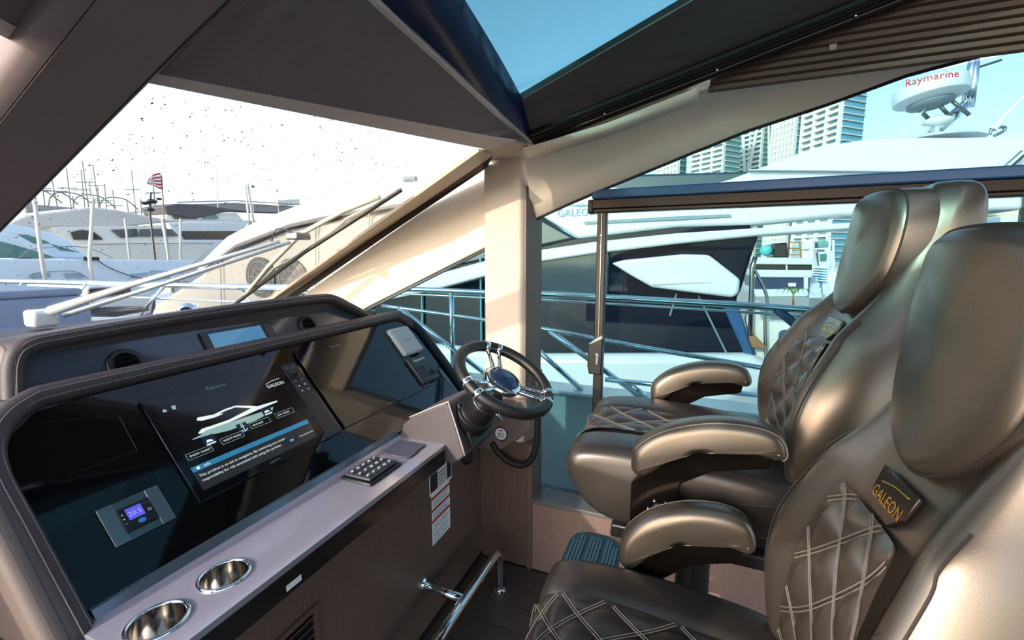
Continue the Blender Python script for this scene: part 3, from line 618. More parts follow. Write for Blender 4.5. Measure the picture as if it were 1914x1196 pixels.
# ================================================================== PILOT SEATS
def inset(poly, d):
    """offset a closed 2-D loop inwards (counter-clockwise loops)"""
    n = len(poly); out = []
    ar = sum(poly[i][0]*poly[(i+1)%n][1]-poly[(i+1)%n][0]*poly[i][1] for i in range(n)); sg = 1 if ar > 0 else -1
    for i in range(n):
        a = Vector(poly[i-1]); b = Vector(poly[i]); c = Vector(poly[(i+1)%n]); t = (c-a)
        if t.length < 1e-9: out.append(b); continue
        t.normalize(); out.append(b+Vector((-t.y,t.x))*d*sg)
    return out
def puff(profile, a0, a1, r, place, n=6, bulge=.0, k=5):
    """pillow: 2-D closed profile swept from a0 to a1 with rounded edges; place(p2, a) -> world"""
    P = [Vector((p.x,p.y)) for p in cat([(x,y,0) for x,y in profile], n, True)]
    loops = []
    for i in range(k+1):
        t = pi/2*i/k; loops.append((inset(P, r*(1-sin(t))), a0+r*(1-cos(t))))
    for i in range(k,-1,-1):
        t = pi/2*i/k; loops.append((inset(P, r*(1-sin(t))), a1-r*(1-cos(t))))
    b = B(); L = [[Vector(place(p,a)) for p in q] for q,a in loops]
    m = len(P); b.rows(L, True)
    for q,end,s in ((L[0],0,-1),(L[-1],1,1)):
        c = sum(q, Vector())/m; ax = (L[-1][0]-L[0][0]).normalized()*s
        prev = [ (0 if end == 0 else (len(L)-1)*m)+i for i in range(m)]
        for f in (.75,.5,.25):
            base = len(b.v); b.v += [c+(p-c)*f+ax*bulge*(1-f*f) for p in q]
            b.f += [(prev[i],prev[(i+1)%m],base+(i+1)%m,base+i) for i in range(m)]; prev = [base+i for i in range(m)]
        base = len(b.v); b.v.append(c+ax*bulge); b.f += [(prev[i],prev[(i+1)%m],base) for i in range(m)]
    return b
def quilt(surf, na, nb, da, db, h):
    """grid mesh on surf(a,b)->(point, normal) with diamond pillows; stitch lines returned as well"""
    b = B(); rows = []
    for i in range(na+1):
        r = []
        for j in range(nb+1):
            a = i/na; c = j/nb; p,n = surf(a,c)
            u = a*da+c*db; v = a*da-c*db
            d = (abs(sin(pi*u))*abs(sin(pi*v)))**.7
            e = min(1, 8*min(a,1-a,c,1-c))
            r.append(p+n*h*d*e)
        rows.append(r)
    b.rows(rows); st = B()
    for sgn in (1,-1):
        for k in range(-int(db)-1, int(da+db)+2):
            line = []
            for i in range(61):
                a = i/60; c = (k-a*da)/db*sgn
                if 0.01 <= c <= .99:
                    p,n = surf(a,c); line.append(p+n*.0045)
            if len(line) > 2:
                for off in (-.0035,.0035):
                    tan = [(line[min(i+1,len(line)-1)]-line[max(i-1,0)]).normalized() for i in range(len(line))]
                    nn = surf(.5,.5)[1]
                    st.tube([p+t.cross(nn)*off for p,t in zip(line,tan)], .0011, 4, cap=False)
    return b, st
SX = 1.37          # lateral centre of the helm seat while it is built
def make_seat():
    t = thing('pilot_chair', (SX,-.1,0), 'bronze leather pilot chair behind the wheel by the side window, turned forward', 'chair', 'pilot chairs')
    # pedestal
    pc = Vector((SX,-.06,0))
    obj('pedestal_base', B().lathe(pc,(0,0,1),[(.19,0),(.19,.012),(.17,.022),(.075,.03),(.07,.05)],36), BLACKP, t, bevel=.002)
    obj('pedestal_column', B().lathe(pc,(0,0,1),[(.062,.03),(.062,.42),(.050,.43),(.050,.70)],28), BLACKP, t)
    obj('slide_frame', B().box(SX-.19,SX+.19,-.27,.17,.705,.745).box(SX-.16,SX-.13,-.29,.2,.745,.785).box(SX+.13,SX+.16,-.29,.2,.745,.785), BLACKP, t, bevel=.006)
    # cushion : two bolsters and a quilted centre
    side = [(.235,.992),(.285,.968),(.296,.925),(.272,.868),(.225,.815),(.150,.786),(.02,.79),(-.15,.81),(-.27,.86),(-.30,.92),(-.27,.965),(-.10,.990),(.10,1.000)]
    for s in (-1,1):
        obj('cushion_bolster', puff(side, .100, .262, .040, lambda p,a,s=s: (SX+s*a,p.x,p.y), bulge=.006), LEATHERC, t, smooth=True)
        sm = [(SX+s*.240,y,z) for y,z in ((-.28,.958),(-.10,.990),(.10,1.0),(.23,.988),(.279,.962),(.290,.925))]
        obj('seam', B().tube(cat([(x+s*.006,y,z-.012) for x,y,z in sm],5), .002, 5), SEAM, t)
    cen = [(.235,.972),(.277,.950),(.286,.915),(.262,.862),(.215,.815),(.150,.792),(.02,.795),(-.15,.81),(-.27,.86),(-.29,.92),(-.27,.945),(-.10,.965),(.10,.978)]
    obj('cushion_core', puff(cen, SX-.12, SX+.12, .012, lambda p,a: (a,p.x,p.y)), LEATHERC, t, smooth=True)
    path = cat([(0,y,z) for y,z in ((-.20,.958),(-.10,.967),(0,.975),(.10,.981),(.18,.982),(.238,.974),(.272,.954),(.287,.925))], 8)
    LP = len(path)-1
    def surf(a, c):
        f = a*LP; i = min(int(f), LP-1); p = path[i].lerp(path[i+1], f-i); d = (path[i+1]-path[i]).normalized()
        n = Vector((0,-d.z,d.y)); x = (c-.5)*.208
        return Vector((SX+x,p.y,p.z))+n*(.004+.012*(abs(c-.5)*2)**3), n
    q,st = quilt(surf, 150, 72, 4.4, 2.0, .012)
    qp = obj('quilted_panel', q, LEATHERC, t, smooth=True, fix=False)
    props(obj('stitching', st, THREAD, qp, fix=False), kind='stuff')
    # backrest, lofted level by level
    lv = [(.925,.215,-.295,-.262,-.40),(.96,.245,-.285,-.242,-.42),(1.02,.264,-.280,-.230,-.44),(1.09,.270,-.284,-.226,-.455),(1.16,.268,-.296,-.236,-.475),(1.23,.254,-.320,-.264,-.50),(1.30,.228,-.356,-.306,-.525),(1.325,.218,-.372,-.316,-.533),(1.36,.198,-.394,-.352,-.545),(1.42,.178,-.432,-.405,-.56),(1.50,.170,-.464,-.445,-.572),(1.58,.170,-.478,-.462,-.578),(1.635,.160,-.486,-.474,-.578),(1.662,.138,-.496,-.488,-.570),(1.674,.095,-.512,-.508,-.556)]
    loops = []
    for z,w,yc,yf,yb in lv:
        h = [(0,yc),(.36*w,yc+.002),(.56*w,yc+.18*(yf-yc)),(.70*w,yf-.25*(yf-yc)),(.82*w,yf),(.92*w,yf-.008),(.98*w,yf-.030-.1*(yf-yb)),(1.0*w,yf-.42*(yf-yb)),(.985*w,yb+.28*(yf-yb)),(.90*w,yb+.06*(yf-yb)),(.70*w,yb),(.35*w,yb-.006)]
        full = h+[(0,yb-.008)]+[(-x,y) for x,y in h[:0:-1]]
        loops.append([Vector((SX+x,y,z)) for x,y in full])
    obj('backrest', B().loft(loops), LEATHER, t, smooth=True, sub=2)
    for s in (-1,1):
        sm = cat([(SX+s*w*.935,yf-.0115,z) for z,w,yc,yf,yb in lv[2:9]], 5)
        obj('seam', B().tube(sm, .0022, 5), SEAM, t)
        sm = cat([(SX+s*w*.63,yc+.46*(yf-yc)-.003,z) for z,w,yc,yf,yb in lv[2:9]], 5)
        obj('seam', B().tube(sm, .0020, 5), SEAM, t)
        # seam of the shoulder yoke, round the side of the shell
        def lev(z):
            i = max(k for k in range(len(lv)-1) if lv[k][0] <= z); f = (z-lv[i][0])/(lv[i+1][0]-lv[i][0])
            return [lv[i][k]+(lv[i+1][k]-lv[i][k])*f for k in range(5)]
        yk = []
        for z,fr_ in ((1.215,0),(1.235,1),(1.262,2),(1.288,3),(1.31,4),(1.325,5)):
            z_,w,yc,yf,yb = lev(z)
            pt = [(.66*w,yf-.46*(yf-yc)-.003),(.79*w,yf-.008),(.895*w,yf-.018),(.940*w,yf-.034-.10*(yf-yb)),(.966*w,yf-.42*(yf-yb)),(.955*w,yb+.28*(yf-yb))][fr_]
            yk.append((SX+s*pt[0],pt[1],z))
        obj('yoke_seam', B().tube(cat(yk,6), .0032, 6), SEAM, t, smooth=True)
    # quilted centre of the backrest
    bp = cat([(0,-.282,.985),(0,-.280,1.03),(0,-.284,1.09),(0,-.296,1.16),(0,-.320,1.23),(0,-.346,1.284)], 8); LB = len(bp)-1
    def surf2(a, c):
        f = a*LB; i = min(int(f), LB-1); p = bp[i].lerp(bp[i+1], f-i); d = (bp[i+1]-bp[i]).normalized()
        n = Vector((0,d.z,-d.y)); w = .160-.050*a**2; e = (abs(c-.5)*2)
        return Vector((SX+(c-.5)*2*w,p.y,p.z))+n*(.008+.018*e**3), n
    q,st = quilt(surf2, 150, 90, 3.2, 2.3, .016)
    qb = obj('quilted_back', q, LEATHER, t, smooth=True, fix=False)
    props(obj('stitching', st, THREAD, qb, fix=False), kind='stuff')
    # headrest pad
    hp = [(0,1.664),(.085,1.660),(.132,1.645),(.155,1.605),(.161,1.54),(.150,1.468),(.118,1.418),(.066,1.378),(0,1.360)]
    hp = hp+[(-x,y) for x,y in hp[-2:0:-1]]
    def hplace(p, a):
        lean = (p.y-1.36)*.13; cr = .16*p.x*p.x/.158
        return (SX+p.x, -.362-lean-a-cr, p.y)
    obj('headrest', puff(hp, 0, .088, .022, hplace, bulge=.006, n=5), LEATHER, t, smooth=True)
    P = [Vector((p.x,p.y)) for p in cat([(x,y,0) for x,y in hp], 5, True)]
    obj('headrest_seam', B().tube([Vector(hplace(p,.016)) for p in inset(P,.001)], .0026, 5, cyc=True), SEAM, t)
    obj('headrest_post', B().box(SX-.05,SX+.05,-.50,-.455,1.40,1.58), BLACKS, t)
    # badge
    bo = Vector((SX,-.360,1.316)); bu = Vector((0,-.42,.907)).normalized(); bnn = Vector((0,.907,.42)).normalized(); bx = Vector((-1,0,0))
    bg_ = [(-.060,.030),(.060,.030),(.056,-.008),(.030,-.030),(-.030,-.030),(-.056,-.008)]
    bd = obj('badge', B().prism([bo+bx*x+bu*y for x,y in bg_], bnn*.007), mat('dark_badge', srgb(58,46,40), .15, .6), t, bevel=.002)
    obj('badge_name', text_b('GALEON', .0245, bo+bnn*.0074-bu*.014, bx, bu, align='CENTER'), BRASS, bd)
    obj('badge_swoosh', B().tube(cat([bo+bnn*.0078+bx*x+bu*y for x,y in ((-.038,.010),(0,.017),(.040,.019))],4), .0013, 5), BRASS, bd)
    # armrests with curved black brackets
    arm = [(.108,.995),(.100,1.045),(.040,1.098),(-.05,1.132),(-.14,1.140),(-.200,1.125),(-.222,1.085),(-.205,1.062),(-.14,1.072),(-.07,1.070),(.00,1.038),(.045,.995),(.075,.972),(.098,.976)]
    brk = [(.080,.985),(.028,1.028),(-.07,1.078),(-.20,1.082),(-.192,1.036),(-.077,1.008),(-.010,.964),(.002,.905),(.012,.853),(.045,.795),(.088,.782),(.106,.84),(.106,.94)]
    for s in (-1,1):
        a = obj('armrest', puff(arm, .262, .338, .026, lambda p,a,s=s: (SX+s*a,p.x,p.y), bulge=.003), LEATHER, t, smooth=True)
        P = [Vector((p.x,p.y)) for p in cat([(x,y,0) for x,y in arm], 6, True)]; Q = inset(P,.004)
        sp = [Vector((SX+s*.329,p.x,p.y)) for p in Q[6:6*7]]
        obj('stitching', B().tube(sp, .0016, 5), THREAD, a)
        k = obj('arm_bracket', B().prism([(SX+s*.288,y,z) for y,z in brk], (s*.022,0,0)), mat('black_chrome', srgb(40,34,30), .14, .75), t, bevel=.004, bseg=3)
        for (y,z) in ((.062,.83),(.035,.885)):
            obj('pivot', B().lathe((SX+s*.310,y,z),(s,0,0),[(.020,0),(.020,.004),(.014,.006),(.012,.004),(.004,.004),(.004,.008)],20), BLACKP, k)
            for q in range(6):
                obj('bolt', B().ball((SX+s*.312,y+.027*cos(q*pi/3),z+.027*sin(q*pi/3)), .0042), CHROME, k, smooth=True)
    # foot rest plate
    fp = [(.0,-.10),(.19,-.10),(.235,-.085),(.262,-.04),(.262,.04),(.235,.085),(.19,.10),(0,.10)]
    fpz = .385
    obj('footrest_arm', B().box(SX-.03,SX+.03,-.02,.22,.34,.375), BLACKP, t, bevel=.005)
    ft = obj('footrest', B().prism([(SX+x,.28+y,fpz) for x,y in [(-p[0],p[1]) for p in fp[:0:-1]]+fp], (0,0,.018)), mat('footrest_frame', srgb(24,38,48), .4), t, bevel=.006)
    for k in range(14):
        y = .28-.082+k*.0126; 
        if k in (4,9): continue
        L = .225 if 1 < k < 12 else .19
        obj('tread_rib', B().box(SX-L,SX+L,y-.0045,y+.0045,fpz+.018,fpz+.023), FRUB, ft)
    return t
s1 = make_seat()
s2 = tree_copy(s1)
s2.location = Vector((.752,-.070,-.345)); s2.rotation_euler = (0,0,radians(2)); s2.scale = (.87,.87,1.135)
s2['label'] = 'nearest bronze leather pilot chair with a gold lettered badge under its big headrest'
for ch in s2.children:                       # its pedestal is shorter and stands on the same floor
    if ch.name.startswith('pedestal_base'): ch.location.z = .345/1.135
    if ch.name.startswith('pedestal_column'): ch.location.z = .345/1.135; ch.scale.z = .56

# ================================================================== OUTSIDE: THIS BOAT'S DECK
fd = thing('foredeck', (1.5,5.5,.4), 'white foredeck of this boat ahead of the windshield', 'deck', kind='structure')
dk = [(-1.6,2.3),(2.42,2.3),(2.60,3.2),(2.60,6.0),(2.2,7.8),(1.4,9.0),(.55,9.4),(-.3,9.0),(-1.1,7.8),(-1.5,6.0)]
obj('deck_skin', B().prism([(x,y,.60) for x,y in dk], (0,0,.36)), WHITE, fd, bevel=.03)
obj('coachroof', B().prism([(x,y,.96) for x,y in ((-1.0,2.95),(1.95,2.75),(1.98,3.35),(1.55,4.6),(-.5,4.6),(-1.0,3.4))], (0,0,.13)), WHITE, fd, bevel=.04, bseg=3)
obj('windshield_cowl', B().prism([(-1.0,2.62,1.05),(1.94,2.50,1.05),(1.96,2.9,1.05),(.55,3.15,1.05),(-1.0,3.0,1.05)], (0,0,.095)), mat('grey_cowl', srgb(150,160,168), .5), fd, bevel=.02)
sp = thing('sun_pad', (.2,4.0,1.09), 'blue grey sun pad on the foredeck at the left', 'sun pad')
obj('pad_base', B().box(-1.3,1.50,3.40,4.55,1.09,1.28), PAD, sp, bevel=.03, bseg=3)
obj('pad_top', B().box(-1.3,1.48,3.42,4.55,1.28,1.325), PAD, sp, bevel=.02, bseg=3)
sdk = props(obj('side_deck', B().box(1.99,2.60,-5,2.35,-.06,.0), WHITE), 'white side deck outside the starboard window', 'deck', kind='structure')
bw = thing('bulwark', (2.58,-1.5,0), 'white bulwark along this boat outside the side window', 'bulwark', kind='structure')
obj('bulwark_side', B().box(2.50,2.60,-5,2.35,0,.69), WHITE, bw, bevel=.01)
obj('bulwark_cap', B().box(2.44,2.64,-5,2.35,.69,.715), WHITE, bw, bevel=.01)
rl = thing('deck_rail', (2.52,0,.715), 'polished side deck rail with slanted stanchions outside the side window', 'rail')
RAILM = mat('rail_steel', srgb(205,222,226), .16, .9)
top = cat([(2.52,2.9,1.27),(2.52,2.0,1.292),(2.52,1.2,1.286),(2.52,.82,1.288),(2.52,-.57,1.252),(2.52,-1.6,1.20),(2.52,-4.5,1.10)], 6)
obj('top_rail', B().tube(top, .019, 10), RAILM, rl, smooth=True)
obj('under_rail', B().tube([p+Vector((0,0,-.034)) for p in top], .007, 8), RAILM, rl, smooth=True)
mid = cat([(2.52,2.02,1.168),(2.52,1.18,1.105),(2.52,.82,1.075),(2.52,.22,1.004),(2.52,-.39,.94),(2.52,-1.0,.86),(2.52,-1.5,.80)], 6)
obj('middle_rail', B().tube(mid, .013, 10), RAILM, rl, smooth=True)
for a,b_ in (((2.52,1.452,1.28),(2.52,1.45,.715)),((2.52,.77,1.065),(2.52,.22,.715)),((2.52,.95,1.02),(2.52,.56,.715)),((2.52,1.88,1.16),(2.52,1.15,.715)),((2.52,.30,.79),(2.52,.18,.715))):
    obj('stanchion', B().tube([a,b_], .016, 10), RAILM, rl, smooth=True)
obj('low_rail', B().tube([(2.50,.42,.80),(2.50,.1,.80),(2.50,-.5,.80)], .014, 10), RAILM, rl, smooth=True)
obj('aft_brace', B().tube([(2.52,-.42,1.25),(2.52,-.95,.80)], .022, 10), mat('dark_rail', srgb(60,80,110), .25, .6), rl, smooth=True)
br = thing('bow_rail', (2.5,5,.96), 'polished bow rail running across the foredeck', 'rail')
bt = cat([(2.53,2.9,1.275),(2.58,3.6,1.262),(2.60,5.0,1.25),(2.60,7.0,1.236),(2.45,8.2,1.23),(1.9,9.2,1.23),(.9,9.8,1.23)], 6)
obj('top_rail', B().tube(bt, .027, 10), CHROME, br, smooth=True)
obj('middle_rail', B().tube([p+Vector((0,0,-.13)) for p in bt[:14]], .011, 8), CHROME, br, smooth=True)
for y,s in ((3.55,.3),(4.6,-.35),(5.9,-.4),(7.2,-.4)):
    obj('stanchion', B().tube([(2.59,y,1.25),(2.55,y-s,.96)], .014, 8), CHROME, br, smooth=True)
lt = thing('search_light', (2.42,4.0,.96), 'chrome ball searchlight on the foredeck beside the wiper', 'searchlight')
obj('light_foot', B().lathe((2.42,4.0,.96),(0,0,1),[(.08,0),(.075,.03),(.05,.05)],20), WHITE, lt)
obj('light_head', B().ball((2.42,4.0,1.06), .085, (1,1,.8), 20, 12), CHROME, lt, smooth=True)
obj('light_lens', B().lathe((2.36,3.935,1.05),(-.68,-.73,0),[(.05,0),(.05,.012),(.04,.014)],20), DGLASS, lt)
mc = thing('mooring_gear', (2.3,4.9,.96), 'dark mooring line coiled on the white foredeck', 'rope')
obj('rope_coil', B().tube([(2.30+(.05+.004*k)*cos(k*.7)*1.6,5.0+(.05+.004*k)*sin(k*.7)*1.6,.975+.0012*k) for k in range(44)], .014, 6), DPRINT, mc, smooth=True)
hs = cat([(2.12,4.0,.97),(2.16,4.03,1.10),(2.20,4.06,1.16),(2.24,4.2,1.05),(2.28,4.6,.97)], 5)
obj('rope_tail', B().tube(hs, .008, 6), DPRINT, mc, smooth=True)

# windshield wipers
def wo_(x, y, off=.06): return Vector((x, y, wz(x,y)+off))
wi = thing('wiper', (1.02,2.73,1.2), 'long white pantograph wiper lying across the windshield', 'wiper')
WMAT = mat('pale_wiper_paint', srgb(222,226,226), .3, .3)
obj('wiper_motor_cap', B().box(.98,1.07,2.70,2.80,1.19,1.27), WHITE, wi, bevel=.015)
obj('wiper_arm', B().tube([wo_(1.04,2.70,.05),wo_(1.20,2.36,.06),wo_(1.47,1.74,.05)], [.022,.013,.009], 8), WMAT, wi, smooth=True)
obj('wiper_arm', B().tube([wo_(1.10,2.74,.045),wo_(1.26,2.38,.05),wo_(1.51,1.72,.045)], [.012,.010,.008], 8), WMAT, wi, smooth=True)
obj('wiper_joint', B().box(1.47,1.55,1.63,1.70,wz(1.5,1.66)+.03,wz(1.5,1.66)+.062), STEEL, wi, bevel=.006)
obj('joint_clip', B().tube(cat([wo_(1.46,1.78,.05),wo_(1.44,1.72,.09),wo_(1.49,1.68,.07)],4), .004, 6), STEEL, wi)
obj('wiper_blade', B().tube([wo_(1.715,2.416,.022),wo_(1.61,1.75,.026),wo_(1.553,1.124,.022)], .010, 8), mat('black_wiper', srgb(60,58,52), .5), wi, smooth=True)
obj('blade_bridge', B().tube([wo_(1.70,2.30,.03),wo_(1.60,1.98,.05),wo_(1.52,1.66,.06),wo_(1.52,1.40,.05),wo_(1.535,1.22,.03)], .011, 8), mat('cream_wiper', srgb(206,198,172), .4), wi, smooth=True)
obj('blade_bridge', B().tube([wo_(1.69,2.20,.03),wo_(1.64,1.98,.05),wo_(1.62,1.80,.03)], .008, 8), mat('cream_wiper', srgb(206,198,172), .4), wi, smooth=True)
obj('blade_bridge', B().tube([wo_(1.60,1.58,.03),wo_(1.575,1.44,.045),wo_(1.57,1.30,.03)], .008, 8), mat('cream_wiper', srgb(206,198,172), .4), wi, smooth=True)
# rain spots on the glass
dr = B(); rr = random.Random(9)
for k in range(900):
    x = .70+rr.random()**1.3*1.0; y = .95+rr.random()*1.5
    if y > 2.4 or x > 1.5+.2*(y-.8): continue
    r = .0010+.0015*rr.random()**2; st = 1+2.0*rr.random()
    c = Vector((x,y,wz(x,y)+.022))
    u = Vector((1,0,-.157)).normalized(); v = Vector((0,-.929,.370))
    n = u.cross(v).normalized(); n = n if n.z > 0 else -n
    vs_ = [c+u*r*cos(t*pi/3)+v*r*st*sin(t*pi/3) for t in range(6)]
    dr.add(vs_+[c+n*r*.5], [(i,(i+1)%6,6) for i in range(6)])
dm = mat('rain_spot', srgb(84,82,80), .4)
props(obj('rain_spots', dr, dm, smooth=True), 'small rain spots sprinkled over the windshield', 'droplets', kind='stuff')

# ================================================================== NEIGHBOURING YACHT ALONGSIDE
NX = 6.5
ny = thing('motor_yacht', (8.7,2,-1.6), 'large white motor yacht moored alongside with dark side glass and a canvas covered windshield', 'yacht')
def slab(name, pts, dx, m, x=None, par=ny, bevel=.04, bseg=2):
    return obj(name, B().prism(pts, (dx,0,0)), m, par, bevel=bevel, bseg=bseg)
ht = [(6.5,2.199,-0.037),(6.5,0.2,0.131),(6.5,-0.889,0.222),(6.5,-1.137,0.055),(6.5,-1.593,-0.4)]
hullp = ht+[(6.5,-4.2,-.9),(6.5,-4.2,-1.7),(6.5,12.5,-1.7),(6.5,15.5,-.4),(6.5,16.5,.35),(6.5,11.5,.12),(6.5,6.0,.0)]
slab('hull', hullp, 4.4, WHITE, bevel=.12, bseg=3)
# salon glass, set a little inboard of the hull side
sg = [(6.7,5.535,0.933),(6.7,4.331,1.299),(6.7,3.144,1.535),(6.7,2.28,1.618),(6.7,1.359,1.677),(6.7,0.214,1.771),(6.7,-0.853,1.838),(6.7,-0.773,1.528),(6.7,-0.675,1.056),(6.7,-0.629,0.958),(6.7,-0.917,0.168),(6.7,2.266,-0.121),(6.7,5.608,-0.408)]
slab('salon_glass', sg, 4.0, DGLASS)
tg = [(6.66,2.267,1.651),(6.66,1.352,1.692),(6.66,1.11,1.666),(6.66,1.118,0.886),(6.66,2.26,0.846)]
slab('front_side_pane', tg, .05, TGLASS)
fp_ = [(6.64,-0.426,0.941),(6.64,-0.624,0.948),(6.64,-0.922,0.181),(6.64,-0.78,0.169)]
slab('aft_pillar', fp_, .08, mat('blue_lit_bevel', srgb(50,86,128), .2))  # blue light on the aft bevel is put into its colour
for a in [(6.66,-0.144,0.991),(6.66,-0.569,0.162)],[(6.66,0.14,1.012),(6.66,0.218,0.683)]:
    obj('pane_joint', B().tube(a, .014, 6), mat('pane_joint', srgb(120,140,150), .3), ny)
for a in [(6.66,4.428,1.631),(6.66,4.461,-0.02)],[(6.66,3.265,1.535),(6.66,3.26,0.068)]: obj('pane_joint', B().tube(a, .02, 6), mat('pane_joint2', srgb(90,150,160), .3), ny)
sw_ = [(6.5,3.568,1.356),(6.5,3.051,1.482),(6.5,2.212,1.631),(6.5,1.321,1.75),(6.5,0.212,1.85),(6.5,-0.7,1.892),(6.5,-1.177,1.913),(6.5,-1.837,1.939),(6.5,-1.844,1.857),(6.5,-0.86,1.8),(6.5,0.205,1.705),(6.5,1.316,1.578),(6.5,2.211,1.449),(6.5,3.053,1.229),(6.5,4.213,0.933),(6.5,5.509,0.666),(6.5,5.497,0.867),(6.5,4.315,1.165)]
slab('white_sweep', sw_, .5, WHITE, bevel=.03)
ds = [(6.62,2.254,1.667),(6.62,1.592,1.806),(6.62,0.185,1.944),(6.62,-0.71,1.955),(6.62,-0.745,1.892),(6.62,0.215,1.842),(6.62,1.345,1.738),(6.62,2.253,1.617)]
slab('upper_glass_strip', ds, .4, DGLASS, bevel=0)
tp = [(6.55,2.234,2.206),(6.55,1.575,1.803),(6.55,0.183,1.94),(6.55,-0.703,1.943),(6.55,-1.629,2.02),(6.55,-2.452,2.027),(6.55,-3.333,2.027),(6.55,-3.306,2.253),(6.55,-1.608,2.264),(6.55,0.667,2.426),(6.55,1.433,2.621),(6.55,2.239,2.752)]
slab('hardtop_side', tp, .5, WHITE, bevel=.04)
wsx = [(6.75,2.699,2.243),(6.75,2.302,2.178),(6.75,1.64,1.812),(6.75,2.298,1.687),(6.75,2.699,1.622),(6.75,3.288,1.535)]
slab('flybridge_windscreen', wsx, 3.6, TGLASS)
cr = [(6.52,1.476,2.05),(6.52,0.19,2.082),(6.52,-0.471,2.086),(6.52,-0.486,2.051),(6.52,0.187,2.032),(6.52,1.475,2.011)]
slab('side_crease', cr, .05, mat('crease_grey', srgb(120,140,150), .4), bevel=0)
# lens shaped white panel standing proud of the glass
lens = [(6.42,1.048,1.438),(6.42,0.875,1.484),(6.42,0.093,1.564),(6.42,-0.24,1.556),(6.42,-0.636,1.235),(6.42,-0.636,1.053),(6.42,-0.564,0.987),(6.42,0.067,1.054),(6.42,0.471,1.103),(6.42,0.755,1.257)]
slab('blister_panel', lens, .30, WHITE, bevel=.09, bseg=4)
bs_ = [(6.4,0.48,1.194),(6.4,-0.026,1.218),(6.4,-0.358,1.189),(6.4,0.47,1.127)]
slab('blister_step', bs_, .05, WHITE, bevel=.02)
# great hardtop above
rt = [(7.2,-0.032,2.538),(7.2,-0.496,2.638),(7.2,-0.789,2.743),(7.2,-1.353,2.933),(7.2,-1.71,3.004),(7.2,-2.053,3.039),(7.2,-2.494,3.015),(7.2,-3.013,2.963),(7.2,-3.562,2.927),(7.2,-5.163,2.724),(7.2,-5.218,2.355),(7.2,-3.629,2.371),(7.2,-0.033,2.507)]
slab('hardtop', rt, 3.0, WHITE, bevel=.12, bseg=3)
rb = [(7.1,-0.71,2.745),(7.1,-3.56,2.511),(7.1,-4.766,2.413),(7.1,-4.767,2.402),(7.1,-3.562,2.499),(7.1,-0.711,2.731)]
slab('hardtop_line', rb, .1, mat('hardtop_line', srgb(170,190,196), .4), bevel=0)
db = [(7.8,1.608,2.666),(7.8,0.981,2.911),(7.8,-1.07,2.823),(7.8,-0.788,2.756),(7.8,-0.348,2.606)]
slab('flybridge_screen', db, 2.2, TGLASS)
# yacht name
gp = [(6.54,1.903,2.137),(6.54,1.323,2.117),(6.54,1.905,2.248)]
gs = (Vector(gp[0])-Vector(gp[2])).length*1.38
obj('yacht_name', text_b('GALEON', gs, Vector(gp[0])+Vector((-.006,0,0)), (0,-1,0), (0,0,1), depth=.0), mat('name_grey', srgb(130,160,172), .4), ny)
ga = [(6.53,1.745,2.296),(6.53,1.541,2.31),(6.53,1.357,2.278),(6.53,1.54,2.271)]
slab('name_swoosh', ga, .01, mat('name_grey', srgb(130,160,172), .4), bevel=0)
# canvas cover over its windshield, white brow above
cvp = [(6.9,13.716,-0.034),(6.9,12.482,0.469),(6.9,11.139,1.036),(6.9,9.552,1.703),(6.9,7.863,2.136),(6.9,6.14,2.328),(6.9,4.885,2.457),(6.9,3.351,2.515),(6.9,2.759,2.537),(6.9,2.758,1.535),(6.9,3.789,1.3),(6.9,5.717,0.599),(6.9,7.74,0.17)]
slab('windshield_canvas', cvp, 3.6, CANVAS, bevel=.15, bseg=3)
bw_ = [(6.8,10.899,1.297),(6.8,9.724,2),(6.8,8.666,2.342),(6.8,7.406,2.619),(6.8,6.285,2.749),(6.8,4.912,2.882),(6.8,3.808,2.891),(6.8,2.719,2.893),(6.8,2.719,2.522),(6.8,3.302,2.518),(6.8,4.812,2.499),(6.8,6.31,2.386),(6.8,7.742,2.203),(6.8,9.4,1.806),(6.8,10.722,1.198)]
slab('white_brow', bw_, 3.8, WHITE, bevel=.10, bseg=3)
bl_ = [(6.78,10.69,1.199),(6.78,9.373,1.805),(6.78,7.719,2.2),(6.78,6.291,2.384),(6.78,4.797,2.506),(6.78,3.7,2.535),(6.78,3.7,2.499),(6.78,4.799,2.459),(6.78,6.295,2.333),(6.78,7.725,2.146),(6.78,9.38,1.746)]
slab('brow_edge_line', bl_, .05, mat('brow_line_grey', srgb(70,70,72), .5), bevel=0)  # thin dark grey strip along the lower edge of the brow
for q in ([(6.84,9.987,1.547),(6.84,10.138,0.177)],[(6.84,7.047,2.27),(6.84,7.18,0.659)],[(6.84,5.698,2.366),(6.84,5.756,1.334)]):
    obj('canvas_seam', B().tube(q, .012, 6), mat('canvas_seam', srgb(140,136,130), .7), ny)
LOGO2 = mat('logo_mid', srgb(112,112,110), .7)
for cpx in ([(6.86,8.769,1.1),(6.86,8.332,1.372)],[(6.86,7.844,1.069),(6.86,7.473,1.299)]):
    c = Vector(cpx[0]); 
    lg = obj('round_logo', B().lathe(c,(-1,0,0),[(.44,0),(.44,.02)],36), mat('logo_dark', srgb(62,62,62), .7), ny)
    for r in (.34,.18): obj('logo_ring', B().tube([c+Vector((-.025,r*cos(t*pi/16),r*sin(t*pi/16))) for t in range(32)], .010, 5, cyc=True), LOGO2, lg)
    for a in range(4): obj('logo_spoke', B().tube([c+Vector((-.025,.34*cos(a*pi/4),.34*sin(a*pi/4))),c+Vector((-.025,-.34*cos(a*pi/4),-.34*sin(a*pi/4)))], .008, 5), LOGO2, lg)
nm = [(7,4.983,2.966),(7,4.725,2.949),(7,4.981,3.023)]
obj('antenna_bar', B().tube([nm[0],nm[1]], .05, 8), mat('antenna_dark', srgb(110,116,120), .5), ny)
